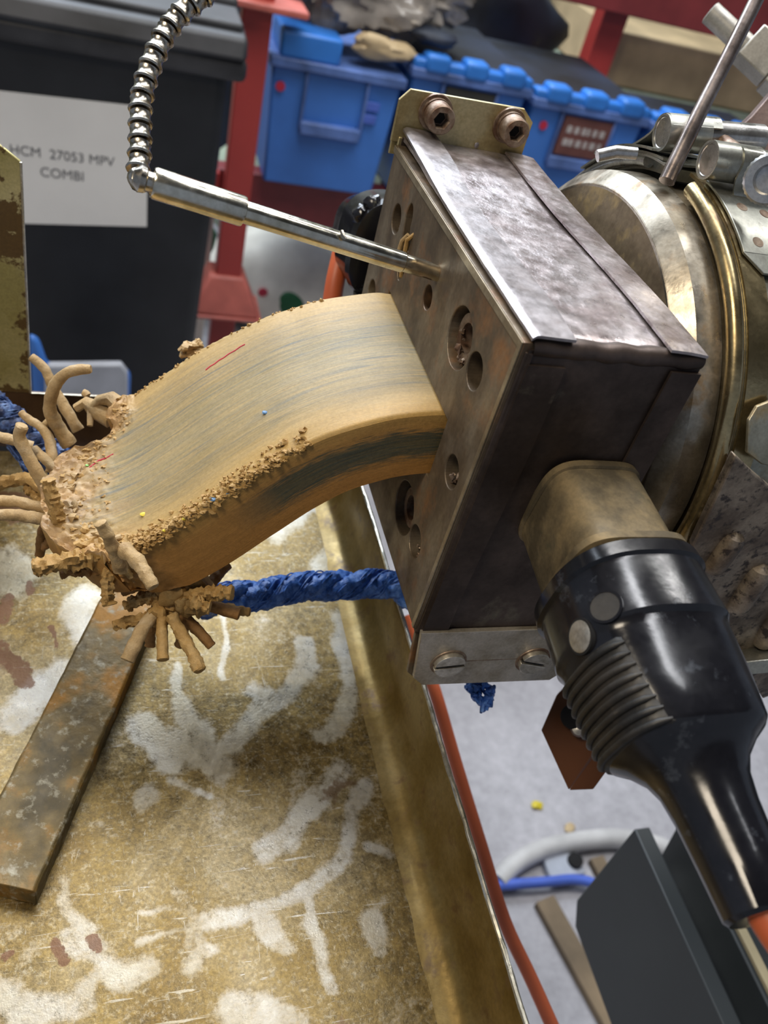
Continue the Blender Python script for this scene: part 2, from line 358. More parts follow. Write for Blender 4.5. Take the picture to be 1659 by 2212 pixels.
side = t.mix(gm, side, t.ramp(st1, [(0.4, (0.12, 0.095, 0.045)), (0.6, (0.065, 0.07, 0.05))]))
isside = t.ramp(sp.outputs[2], [(0.03, 0.0), (0.06, 1.0)])
col = t.mix(isside, top, side)
col = t.mix(0.5, col, t.ramp(t.noise(900, 4, 0.7), [(0.3, 0.7), (0.7, 1.2)]), 'MULTIPLY')
t.set(Base_Color=col, Roughness=0.5); t.b.inputs['Specular IOR Level'].default_value = 0.35
t.bump(t.math('ADD', t.math('MULTIPLY', st1, 1.0), t.math('MULTIPLY', t.noise(700, 5, 0.75), 0.9)), 0.28, 0.0006)
M['rubber'] = t.m
def crumb_mat(name, a, b, c):
    t = NT(name); n = t.noise(140, 5, 0.65)
    t.set(Base_Color=t.mix(0.4, t.ramp(n, [(0.3, a), (0.5, b), (0.72, c)]), t.ramp(t.noise(1200, 3, 0.7), [(0.3, 0.65), (0.7, 1.2)]), 'MULTIPLY'), Roughness=0.5)
    t.b.inputs['Specular IOR Level'].default_value = 0.35
    t.bump(t.noise(900, 5, 0.75), 0.6, 0.0007); return t.m
M['strand'] = crumb_mat('tan_rubber', (0.34, 0.22, 0.10), (0.47, 0.32, 0.15), (0.54, 0.41, 0.25))
M['crumb'] = crumb_mat('orange_tan_rubber', (0.32, 0.18, 0.05), (0.42, 0.25, 0.08), (0.48, 0.32, 0.13))
M['dark_strand'] = crumb_mat('brown_rubber', (0.20, 0.09, 0.025), (0.28, 0.135, 0.035), (0.34, 0.18, 0.06))
# tray metal
t = NT('tray_metal'); res = t.attr('residue'); rust_shade = t.attr('rust')
n1 = t.noise(14, 6, 0.62); n2 = t.noise(260, 5, 0.7); n3 = t.noise(900, 4, 0.75); n4 = t.noise(45, 6, 0.65, None, None, 0.4)
base = t.ramp(n1, [(0.36, (0.115, 0.07, 0.014)), (0.5, (0.17, 0.115, 0.035)), (0.64, (0.24, 0.185, 0.095))])
base = t.mix(0.75, base, t.ramp(n2, [(0.35, 0.45), (0.6, 1.25)]), 'MULTIPLY')
base = t.mix(t.ramp(t.noise(420, 6, 0.8), [(0.52, 0.0), (0.64, 0.4)]), base, (0.36, 0.32, 0.23))
base = t.mix(0.55, base, t.ramp(n3, [(0.35, 0.45), (0.65, 1.35)]), 'MULTIPLY')
smear = t.math('ADD', t.math('ADD', res.outputs['Fac'], t.math('MULTIPLY', t.math('SUBTRACT', n4, 0.5), 1.7)), t.math('MULTIPLY', t.math('SUBTRACT', n2, 0.5), 1.1))
sf = t.math('MULTIPLY', t.ramp(smear, [(0.40, 0.0), (0.58, 0.4), (0.80, 0.9)]), t.ramp(t.noise(35, 6, 0.75), [(0.35, 0.45), (0.6, 0.85)]))
scr = t.noise(40, 4, 0.6, (1.0, 14.0, 1.0), None, 1.2); scf = t.math('MAXIMUM', t.ramp(scr, [(0.64, 0.0), (0.68, 0.5)]), t.ramp(t.noise(60, 5, 0.7, (6.0, 1.0, 1.0), None, 2.0), [(0.64, 0.0), (0.68, 0.45)]))
sf2 = t.math('MAXIMUM', sf, scf)
col = t.mix(sf2, base, t.ramp(n1, [(0.4, (0.37, 0.335, 0.25)), (0.6, (0.42, 0.41, 0.385))]))
dk = t.ramp(t.noise(30, 5, 0.6), [(0.66, 0.0), (0.69, 0.85)])
col = t.mix(dk, col, (0.13, 0.08, 0.04))
rf = t.ramp(t.math('ADD', rust_shade.outputs['Fac'], t.math('MULTIPLY', t.math('SUBTRACT', n2, 0.5), 0.9)), [(0.5, 0.0), (0.6, 0.9)])
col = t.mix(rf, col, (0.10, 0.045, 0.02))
t.set(Base_Color=col, Metallic=t.ramp(sf2, [(0, 0.6), (1, 0.45)]), Roughness=t.math('SUBTRACT', t.ramp(n2, [(0.3, 0.26), (0.7, 0.46)]), t.math('MULTIPLY', sf2, 0.06)))
t.bump(t.math('ADD', n2, n3), 0.22, 0.0004)
M['tray'] = t.m
M['tray_side'] = worn('tray_side_metal', (0.15, 0.095, 0.022), (0.25, 0.18, 0.07), (0.20, 0.135, 0.04), sc=25, spot=(0.10, 0.055, 0.018), ssc=90, sthr=(0.54, 0.68), metal=0.6, rough=(0.3, 0.46), bump=0.25, fine=600)
M['tray_wall'] = worn('tray_wall_metal', (0.13, 0.085, 0.022), (0.30, 0.22, 0.075), (0.21, 0.145, 0.042), sc=25, spot=(0.10, 0.05, 0.015), ssc=60, sthr=(0.56, 0.66), metal=0.65, rough=(0.3, 0.48), bump=0.2, fine=500)
M['tray_panel'] = worn('stained_panel', (0.42, 0.36, 0.13), (0.62, 0.55, 0.28), sc=18, spot=(0.12, 0.07, 0.02), ssc=45, sthr=(0.53, 0.56), metal=0.5, rough=(0.35, 0.5), bump=0.2)
M['tray_back'] = worn('dark_inner_wall', (0.035, 0.016, 0.008), (0.09, 0.045, 0.018), sc=20, metal=0.3, rough=(0.4, 0.6), bump=0.2)  # dark brown has the back wall's shade put into the colour
M['bar'] = worn('rusted_bar', (0.07, 0.052, 0.022), (0.27, 0.13, 0.018), (0.135, 0.092, 0.03), sc=38, thr=(0.36, 0.6), spot=(0.30, 0.27, 0.19), ssc=210, sthr=(0.55, 0.70), metal=0.3, rough=(0.45, 0.65), bump=0.6, fine=500, bd=0.0006)
M['rim'] = worn('rubbed_rim', (0.50, 0.47, 0.38), (0.72, 0.69, 0.60), sc=120, metal=0.9, rough=(0.25, 0.4), bump=0.1)

# ================================================================== SETTING
o = MB().box((-3200, -2200, -1100), (4200, 3400, -1060)).build('floor', M['concrete']); tag(o, kind='structure')
o = MB().box((-3200, 2700, -1060), (4200, 2800, 1900)).build('wall_back', M['wall']); tag(o, kind='structure')
o = MB().box((-3200, -2200, 1900), (4200, 2800, 1950)).build('ceiling', M['ceil']); tag(o, kind='structure')

# ================================================================== DRIP TRAY
XR, YB, ZR, ZF = 19.0, 191.0, -160.0, -193.0
tray = thing('drip_tray', 'shallow stained metal tray with milky smears under the extruder mouth', 'tray', (-60, 0, ZF-2))
def cap_d(p, a, b):
    a = V(a[:2]); b = V(b[:2]); p = V(p); ab = b-a; tt = max(0, min(1, (p-a).dot(ab)/max(ab.length_squared, 1e-6)))
    return (p-(a+ab*tt)).length
smears = []   # (points on the tray floor, half width mm)
def sm_(pts, w): smears.append(([on(px, py, 2, ZF) for px, py in pts], w*(1.0 if pts[0][1] < 1650 else 0.8), 0.98 if pts[0][1] < 1650 else 0.74))
sm_([(735,1330),(745,1420),(760,1500),(735,1570),(690,1590)], 5.5)
sm_([(660,1390),(665,1440),(620,1500),(560,1540),(520,1590),(495,1620)], 5)
sm_([(545,1490),(570,1500),(560,1530)], 5)
sm_([(395,1520),(400,1560),(440,1590),(455,1620)], 5.5)
sm_([(375,1440),(385,1490),(400,1510)], 1.6)
sm_([(480,1330),(485,1380),(488,1460)], 1.4)
sm_([(590,1150),(640,1100),(700,1080),(740,1110),(740,1170),(700,1230)], 9)
sm_([(180,1290),(160,1330),(200,1380)], 8)
sm_([(20,1270),(40,1230),(10,1200)], 10)
sm_([(30,1560),(70,1500),(130,1450),(180,1440)], 8)
sm_([(300,1560),(340,1600),(380,1640)], 7)
sm_([(370,1680),(410,1710),(450,1725)], 3)
sm_([(300,1740),(320,1720)], 8); sm_([(215,1780),(245,1800)], 4)
sm_([(740,1660),(700,1720),(640,1760),(620,1810),(570,1840)], 9)
sm_([(780,1700),(740,1850),(670,1920),(560,1970),(440,1990)], 6)
sm_([(385,1940),(415,1990),(420,2030)], 6); sm_([(140,1900),(150,1960),(190,2010)], 5)
sm_([(150,2030),(200,2060),(260,2110),(330,2090)], 9); sm_([(560,1960),(590,2030),(620,2050)], 6)
sm_([(440,2060),(420,2080)], 7); sm_([(520,2180),(580,2190),(640,2212)], 12); sm_([(710,2120),(715,2140)], 5)
sm_([(850,1730),(880,1790)], 3.2); sm_([(800,1830),(840,1840)], 4); sm_([(800,1990),(830,2050)], 6); sm_([(890,1930),(905,1960)], 2)
sm_([(310,1960),(380,1965)], 1.2); sm_([(310,2030),(400,2000)], 1.2); sm_([(820,1200),(740,1230)], 8)
sm_([(0,2150),(60,2190),(180,2160)], 9); sm_([(660,1950),(690,2050),(700,2100)], 4); sm_([(380,1600),(480,1660)], 8)
rusts_and_shade = [([on(px, py, 2, ZF) for px, py in pts], w) for pts, w in [
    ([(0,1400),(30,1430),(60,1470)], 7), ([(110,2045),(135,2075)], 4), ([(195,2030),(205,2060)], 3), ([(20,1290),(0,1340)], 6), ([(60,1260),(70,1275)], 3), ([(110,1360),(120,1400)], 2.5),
    ([(-90,1090),(60,1095),(200,1130)], 20), ([(0,2080),(20,2070)], 2)]]  # wide band paints shade and stain near the back; others are rusty spots
nx, ny = 190, 520; x0, x1, y0, y1 = -200.0, XR-13.5, -215.0, YB-4
mb = MB(); vs = []; res = []; rus = []
for j in range(ny+1):
    for i in range(nx+1):
        x = x0+(x1-x0)*i/nx; y = y0+(y1-y0)*j/ny
        vs.append((x, y, ZF+0.25*nz((x, y, 0), 0.02)))
        r = 0.22; ru = 0.0
        p = V((x+2.6*nz((x, y, 3), 0.09), y+2.6*nz((x, y, 9), 0.09)))
        for pts, w, sg in smears:
            if abs(pts[0].x-x) > 95 or abs(pts[0].y-y) > 110: continue
            d = min(cap_d(p, pts[k], pts[k+1]) for k in range(len(pts)-1))
            r = max(r, sg-max(0.0, d-w*0.35)/(w*0.55+1.5)*0.75)
        for pts, w in rusts_and_shade:
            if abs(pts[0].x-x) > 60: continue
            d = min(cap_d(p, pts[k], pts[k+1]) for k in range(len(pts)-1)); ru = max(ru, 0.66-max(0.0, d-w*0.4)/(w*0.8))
        res.append(r); rus.append(ru)
fs = [(j*(nx+1)+i, j*(nx+1)+i+1, (j+1)*(nx+1)+i+1, (j+1)*(nx+1)+i) for j in range(ny) for i in range(nx)]
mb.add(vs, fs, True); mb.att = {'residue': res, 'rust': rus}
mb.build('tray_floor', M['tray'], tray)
# side wall with a rounded foot, near-vertical face and rolled rim
prof = [(XR-14, ZF), (XR-10.5, ZF+0.3), (XR-7, ZF+1.4), (XR-4.2, ZF+3.6), (XR-2.4, ZF+7), (XR-1.4, ZF+12), (XR-0.4, ZR-1), (XR, ZR), (XR+1.6, ZR), (XR+1.8, ZR-2), (XR+1.2, ZF+4), (XR-2, ZF-1.6), (XR-6, ZF-1.6)]
vs = []; n = 60
for j in range(n+1):
    y = -215+(YB+215)*j/n
    for (x, z) in prof: vs.append((x+0.5*nz((0, y, z), 0.03, 4), y, z+0.35*nz((1, y, 0), 0.05, 2)))
m_ = len(prof); fs = [(j*m_+k, j*m_+(k+1) % m_, (j+1)*m_+(k+1) % m_, (j+1)*m_+k) for j in range(n) for k in range(m_)]
fs += [tuple(range(m_)), tuple(n*m_+k for k in range(m_-1, -1, -1))]
mb = MB(); mb.add(vs, fs, True); mb.build('side_wall', M['tray_side'], tray)
mb = MB(); mb.tube([(XR+0.9+0.5*nz((0, y, -160), 0.03, 4), y, ZR+0.3+0.35*nz((1, y, 0), 0.05, 2)) for y in range(-215, 192, 4)], 0.95, 8, rough=0.25, rsc=0.3); mb.build('rolled_rim', M['rim'], tray)
MB().prism([(-200, YB, ZF), (XR, YB, ZF), (XR, YB, ZR), (-132, YB, ZR), (-200, YB, ZR)], (0, 1.6, 0)).build('back_wall', M['tray_back'], tray)
MB().prism([(-132.3, YB-0.2, ZR), (-130.7, YB-0.2, -50), (-138.5, YB-0.2, -44), (-200, YB-0.2, -40), (-200, YB-0.2, ZR)], (0, 1.8, 0)).build('high_panel', M['tray_panel'], tray, bevel=0.3)
MB().tube([(-130.6, YB-0.3, -50), (-132.2, YB-0.3, ZR+0.4), (-100, YB-0.3, ZR+0.5), (XR, YB-0.3, ZR+0.4)], 0.55, 6).build('bare_edge', M['rim'], tray)
MB().box((-200, -215, ZF-40), (-196, YB, ZF)).build('support_rail', M['tray_wall'], tray)
MB().box((14, -215, ZF-12), (18, YB, ZF-2)).build('support_rail', M['tray_wall'], tray)
# loose flat bar on the tray floor
bt = ZF+9.0
A = on(230, 1270, 2, bt); B = on(285, 1430, 2, bt); C_ = on(0, 1893, 2, bt); D_ = on(78, 1925, 2, bt)
dr = (V((-0.333, -0.943, 0)))
A2 = A-dr*70; B2 = B-dr*85
vs = []; na = 60
wv = V((0.943, -0.333, 0))
L0 = B2; Lw = 24.0
mb = MB(); sect = [(-12, -4.5), (12, -4.5), (12, 3.2), (11.0, 4.2), (4, 4.5), (-4, 4.5), (-11, 4.2), (-12, 3.2)]
c0 = (A2+B2)/2; c1 = (on(-90, 1880, 2, bt)+D_)/2; c1 = V((c1.x, c1.y-1, bt)); dl = (c1-c0); dln = dl.normalized(); wv = V((-dln.y, dln.x, 0)); wv = wv if wv.x > 0 else -wv
for i in range(na+1):
    c = c0+dl*i/na; c.z = bt-4.2
    for (a, b) in sect:
        p = c+wv*a+V((0, 0, b)); vs.append(p+V((0.35*nz(p, 0.2, 1), 0.35*nz(p, 0.2, 2), 0.35*nz(p, 0.15, 3))))
fs = [(i*8+k, i*8+(k+1) % 8, (i+1)*8+(k+1) % 8, (i+1)*8+k) for i in range(na) for k in range(8)]+[tuple(range(8)), tuple(na*8+k for k in range(7, -1, -1))]
mb.add(vs, fs, False)
tag(mb.build('flat_bar', M['bar'], bevel=0.3), 'rusty pitted flat steel bar lying in the stained tray', 'metal bar')

# ================================================================== BOX HEATER AND DIE
BX, BY, BZ = 53.0, 138.0, -112.0
heater = thing('box_heater', 'boxy heater band with purple-brown sheet metal casing clamped round the die', 'heater', (26, 69, BZ))
# casing sheets, 1.2 mm thick, slightly dished
def sheet(name, mat, fn, nu, nv, thick, parent, smooth=True):
    vs = []; 
    for k in (0, 1):
        for j in range(nv+1):
            for i in range(nu+1):
                p, nrm = fn(i/nu, j/nv); vs.append(V(p)-V(nrm)*thick*k)
    N = (nu+1)*(nv+1); fs = []
    for j in range(nv):
        for i in range(nu):
            a = j*(nu+1)+i; q = (a, a+1, a+nu+2, a+nu+1); fs.append(q); fs.append(tuple(N+t_ for t_ in q[::-1]))
    ring = [i for i in range(nu+1)]+[j*(nu+1)+nu for j in range(1, nv+1)]+[nv*(nu+1)+i for i in range(nu-1, -1, -1)]+[j*(nu+1) for j in range(nv-1, 0, -1)]
    for i in range(len(ring)):
        a, b = ring[i], ring[(i+1) % len(ring)]; fs.append((a, N+a, N+b, b))
    mb = MB(); mb.add(vs, fs, smooth); o = mb.build(name, mat, parent); return o
def dish(x, y, s): return 0.5*nz((x, y, s), 0.04, s)+0.18*nz((x, y, s), 0.16, s)
sheet('top_sheet', M['shell'], lambda u, v: ((2.5+u*50.3, 3.0+v*134.5, -1.0+dish(u*50, v*134, 1)+(-2.0*max(0, (0.04-v)/0.04)**2)+0.5*math.sin(max(0, (v-0.72)/0.28)*PI)), (0, 0, 1)), 26, 60, 1.2, heater)
sheet('front_flap', M['flap'], lambda u, v: ((1.5+u*(12.0-0.8*v+0.9*math.sin(v*9)), 1.2+v*135.5, 0.45+dish(u*10, v*134, 2)*0.6-0.9*max(0, (0.12-u)/0.12)**2+0.35*(1-u)+2.2*max(0, (v-0.6)/0.4)), (0, 0, 1)), 12, 60, 0.8, heater)
sheet('rear_flap', M['shell'], lambda u, v: ((41.5+u*11.8+0.7*math.sin(v*7), 1.0+v*135.0, 0.55+dish(u*10, v*134, 3)*0.5-0.9*u*u), (0, 0, 1)), 10, 60, 0.8, heater)
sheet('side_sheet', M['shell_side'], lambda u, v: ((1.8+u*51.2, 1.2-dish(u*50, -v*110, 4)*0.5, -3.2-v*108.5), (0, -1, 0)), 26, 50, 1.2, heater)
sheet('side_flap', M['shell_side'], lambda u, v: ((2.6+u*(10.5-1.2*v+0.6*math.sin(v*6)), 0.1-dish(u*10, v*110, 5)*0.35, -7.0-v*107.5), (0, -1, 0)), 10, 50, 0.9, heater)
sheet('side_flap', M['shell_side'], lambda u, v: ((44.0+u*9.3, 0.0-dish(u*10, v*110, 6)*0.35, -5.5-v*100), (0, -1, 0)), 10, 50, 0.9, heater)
# rolled corner between the top and the side
vs = []; fs = []; nn = 30
mb = MB()
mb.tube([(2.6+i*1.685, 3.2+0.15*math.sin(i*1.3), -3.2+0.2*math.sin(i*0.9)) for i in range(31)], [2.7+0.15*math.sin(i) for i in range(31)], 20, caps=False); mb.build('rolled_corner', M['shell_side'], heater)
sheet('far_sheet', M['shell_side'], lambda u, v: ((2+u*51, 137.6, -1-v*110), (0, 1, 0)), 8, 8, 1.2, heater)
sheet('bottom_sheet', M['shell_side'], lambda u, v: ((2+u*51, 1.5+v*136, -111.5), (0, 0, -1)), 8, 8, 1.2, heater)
# front lips of the casing (far vertical lip and lower lip)
MB().box((0.8, 137.2, -111), (4, 138.8, -1.0)).build('far_lip', M['lug'], heater, bevel=0.4)
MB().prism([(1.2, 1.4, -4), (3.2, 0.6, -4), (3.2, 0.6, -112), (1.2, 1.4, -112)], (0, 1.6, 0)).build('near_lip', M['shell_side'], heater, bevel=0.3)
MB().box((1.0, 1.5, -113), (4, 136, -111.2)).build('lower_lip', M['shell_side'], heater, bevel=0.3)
# upper lug with two socket cap screws
lug = plate_mesh('upper_lug', [(-1.8, -3), (49.6, -3), (49.8, 11.4), (45.0, 15.4), (1.4, 15.0), (-2.0, 11.0)], [circ(11.8, 9, 3.2), circ(40.7, 9, 3.2)], 1.6, 137.6, M['lug'], heater, 0.25, 'y')
plate_mesh('rear_lug', [(-0.9, -8), (48.6, -8), (48.8, 10.6), (44.0, 14.2), (2.6, 14.0), (-0.9, 10.0)], [], 1.4, 139.6, M['lug'], heater, 0.25, 'y')
def hexpts(c, r, y): return [(c[0]+r*math.cos(PI/3*i+0.3), y, c[1]+r*math.sin(PI/3*i+0.3)) for i in range(6)]
for (sx, sz) in ((11.8, 9.2), (40.7, 9.2)):
    yb = 137.6
    w = MB().lathe([(0, 3.1), (0, 6.2), (0.5, 6.4), (1.3, 6.2), (1.4, 3.1)], (sx, yb, sz), (0, -1, 0), 32).build('washer', M['screw_rust'], heater)
    w = MB().lathe([(1.4, 3.0), (1.4, 5.3), (3.0, 5.3), (3.1, 3.0)], (sx, yb, sz), (0, -1, 0), 32).build('lock_washer', M['screw_rust'], heater)
    # head: ring with a real hexagonal socket
    n = 36; o_ = V((sx, yb, sz)); vs = []; fs = []
    def rp(r, t_, k): a = 2*PI*k/n; return o_+V((r*math.cos(a), -t_, r*math.sin(a)))
    def hexr(k):
        a = (2*PI*k/n) % (PI/3) - PI/6; return 2.75*math.cos(PI/6)/math.cos(a)
    rings = [(4.75, 3.0), (5.0, 3.3), (5.0, 8.4), (4.6, 9.0)]
    for (r, t_) in rings: vs += [rp(r, t_, k) for k in range(n)]
    vs += [rp(hexr(k)*1.12, 9.0, k) for k in range(n)]; vs += [rp(hexr(k), 8.6, k) for k in range(n)]; vs += [rp(hexr(k), 5.4, k) for k in range(n)]
    for i in range(6):
        for k in range(n): a = i*n+k; b = i*n+(k+1) % n; fs.append((a, b, b+n, a+n))
    fs.append(tuple(6*n+k for k in range(n))); fs.append(tuple(range(n)))
    mb = MB(); mb.add(vs, fs, False); hd = mb.build('cap_screw', M['screw_rust'], heater)
    for p in hd.data.polygons:
        c = p.center
    MB().lathe([(5.3, 0.1), (5.3, 2.3), (5.5, 2.3), (5.5, 0.1)], (sx, yb, sz), (0, -1, 0), 6).build('socket_bottom', M['black'], hd)
# lower lug with slotted screws
plate_mesh('lower_lug', [(1.8, -110), (58, -110), (63.2, -113), (63.6, -137), (61, -140.2), (10.0, -139.0), (5.6, -134.6)], [], 1.8, -0.8, M['lug_low'], heater, 0.25, 'y')
plate_mesh('rear_lug', [(1.0, -110), (58, -110), (62.4, -137), (60, -139.6), (8.0, -138.6), (4.0, -134.6)], [], 1.8, 1.8, M['die'], heater, 0.25, 'y')
for (sx, sz, an) in ((16.2, -126.3, 0.10), (49.0, -127.0, -0.28)):
    o_ = V((sx, -0.8, sz))
    MB().lathe([(0, 6.6), (0.35, 6.5), (0.4, 4.6)], o_, (0, -1, 0), 32).build('rust_ring', M['screw_rust'], heater)
    d = V((math.cos(an), 0, math.sin(an))); pr = V((-math.sin(an), 0, math.cos(an)))
    sc_ = None
    for s_ in (-1, 1):   # two half discs leave the slot open
        pts = []
        for k in range(19):
            a = math.pi*k/18
            x_ = 5.0*math.cos(a); z_ = max(0.62, 5.0*math.sin(a))
            if k in (0, 18): x_ = math.copysign(4.95, x_)
            pts.append(o_+V((0, -0.3, 0))+(d*x_+pr*z_*s_)*1.14)
        mb = MB(); mb.prism(pts, (0, -1.9, 0))
        if sc_ is None: sc_ = mb.build('slotted_screw', M['screw'], heater, bevel=0.35)
        else: mb.build('head_half', M['screw'], sc_, bevel=0.35)
    MB().obox(o_+V((0, -0.7, 0)), d*4.8, pr*0.7, V((0, 0.4, 0))).build('slot_bottom', M['black'], sc_)

MB().box((10, -0.86, -126.2), (60, -0.79, -125.9)).build('scribed_line', M['screw_rust'], heater)
MB().lump((30.5, 137.2, 0.6), 1.0, 3, 0.3, 10, 0.9, (1, 0.3, 1.2)).build('solder_drop', M['flap'], heater)
# die block
die = thing('extrusion_die', 'rusty steel die plate with round bores around the strip outlet', 'die', (2, 69, -111))
outer = [(1.8, -1.6), (136.4, -3.6), (136.4, -110.6), (1.8, -110.6)]
slot = [(27.6, -44.6), (105.8, -44.6), (105.8, -67.2), (27.6, -67.2)]
holes = [slot]
HO = [(116.8, -22.5, 5.2), (21.6, -23.2, 5.4), (37.3, -22.3, 9.2), (14.1, -53.5, 5.2), (21.6, -89.8, 5.6), (37.0, -89.0, 9.4), (124.8, -56.0, 5.0), (101.5, -89.0, 9.2), (116.6, -89.0, 5.2), (68.8, -26.8, 4.0)]
for (a, b, r) in HO: holes.append(circ(a, b, r))
# slot-shaped double bore at the far top
dbl = [(104.3+3.6*math.cos(a), -16.5+5.0*math.sin(a)) for a in [i*PI/12 for i in range(-2, 14)]] + [(99.6+4.4*math.cos(a), -29.0+8.0*math.sin(a)) for a in [PI*0.95+i*PI/12 for i in range(0, 13)]]
holes.append(dbl)
fp = plate_mesh('face_plate', outer, holes, 22.0, 0.0, M['die'], die, 0.35)
MB().box((22.2, 2.5, -110), (50, 135.5, -4.5)).build('die_body', M['bore'], die)
MB().prism([(-0.1, 1.9, -1.7), (-0.1, 136.2, -3.7), (-0.1, 136.2, -6.0), (-0.1, 3.6, -3.9), (-0.1, 3.6, -110.3), (-0.1, 1.9, -110.3)], (-0.35, 0, 0)).build('rubbed_chamfer', M['die_edge'], die)
for (a, b, r, h) in ((37.3, -22.3, 9.2, 7.4), (37.0, -89.0, 9.4, 7.0), (101.5, -89, 9.2, 7)):
    MB().lathe([(2.5, h), (2.5, h*0.62), (8.5, h*0.62), (8.5, h)], (0, a, b), (1, 0, 0), 32, close=True).build('bushing', M['screw_rust'], die)
mb = MB()
for i in range(46):
    (a, b, r) = random.choice([(37.3, -25.5, 6), (68.8, -29, 2.6), (14.1, -54.5, 3.6), (101.5, -24, 3.5), (100, -31, 3), (110, -27, 3), (116, -26, 3), (21.6, -92, 4)])
    mb.lump((1.2+random.random()*3, a+random.uniform(-r, r), b+random.uniform(-r, r*0.6)), random.uniform(0.4, 1.1), i, 0.8, 8, 1.6)
o = mb.build('rubber_crumbs', M['screw_rust'], die); tag(o, 'tan crumbs left in the die bores', kind='stuff')
MB().tube([(-0.6, 99, -20), (-1.4, 100.5, -23), (-1.0, 103, -29), (-0.5, 106, -34)], [0.7, 0.9, 0.7, 0.4], 8, rough=0.4).build('rubber_shred', M['strand'], die)
MB().tube([(0.5, 96, -18), (-1.2, 97, -21), (-0.4, 98, -27), (0.4, 98, -35)], [0.6, 0.8, 1.0, 0.6], 8, rough=0.4).build('rubber_shred', M['crumb'], die)

# ================================================================== EXTRUDED STRIP
strip = thing('extruded_strip', 'thick streaked tan and olive rubber strip drooping out of the die, end torn', 'rubber strip', (-60, 69, -125))
FAR = [(6, -45.2), (0, -45.2), (-7, -45.6), (-24.4, -50.2), (-34.1, -54.6), (-44.7, -60), (-63.8, -73.7), (-77.4, -86.4), (-92.3, -100.4), (-101, -106), (-110, -109), (-120, -110)]
TOP = [(6, -45.2), (0, -45.3), (-10, -46.8), (-20, -49.6), (-35, -56.6), (-47.5, -66.2), (-60, -79.0), (-72.9, -92.6), (-83, -101.5), (-92, -107.5), (-100, -111), (-108, -113), (-116, -114)]
def crv(P, n):
    L = [0]
    for i in range(1, len(P)): L.append(L[-1]+math.hypot(P[i][0]-P[i-1][0], P[i][1]-P[i-1][1]))
    out = []
    for k in range(n+1):
        s_ = L[-1]*k/n; i = max(j for j in range(len(P)-1) if L[j] <= s_+1e-9); t_ = (s_-L[i])/(L[i+1]-L[i])
        p0 = P[max(i-1, 0)]; p1 = P[i]; p2 = P[i+1]; p3 = P[min(i+2, len(P)-1)]
        q = []
        for c in (0, 1):
            q.append(0.5*((2*p1[c])+(-p0[c]+p2[c])*t_+(2*p0[c]-5*p1[c]+4*p2[c]-p3[c])*t_**2+(-p0[c]+3*p1[c]-3*p2[c]+p3[c])*t_**3))
        out.append((q[0], q[1], s_))
    return out
NS = 230; cr = crv(TOP, NS); crf = crv(FAR, NS); Ltot = cr[-1][2]
Y0, Y1 = 32.4, 105.2; TH = 21.8
nyt, nsd = 130, 22
ring = [('t', i/nyt) for i in range(nyt+1)]+[('f', i/nsd) for i in range(1, nsd)]+[('b', 1-i/40) for i in range(41)]+[('n', 1-i/nsd) for i in range(1, nsd)]
vs = []; st = []; RN = len(ring)
def endx(v):   # how far the torn end reaches at each width position (0 near, 1 far)
    e = 0.93*1.0
    pts = [(0, 0.86), (0.1, 0.93), (0.25, 1.0), (0.45, 1.0), (0.6, 0.985), (0.74, 0.95), (0.80, 0.84), (0.86, 0.82), (0.92, 0.84), (1.0, 0.80)]
    for i in range(len(pts)-1):
        if v <= pts[i+1][0]: t_ = (v-pts[i][0])/(pts[i+1][0]-pts[i][0]); return pts[i][1]*(1-t_)+pts[i+1][1]*t_
    return 0.8
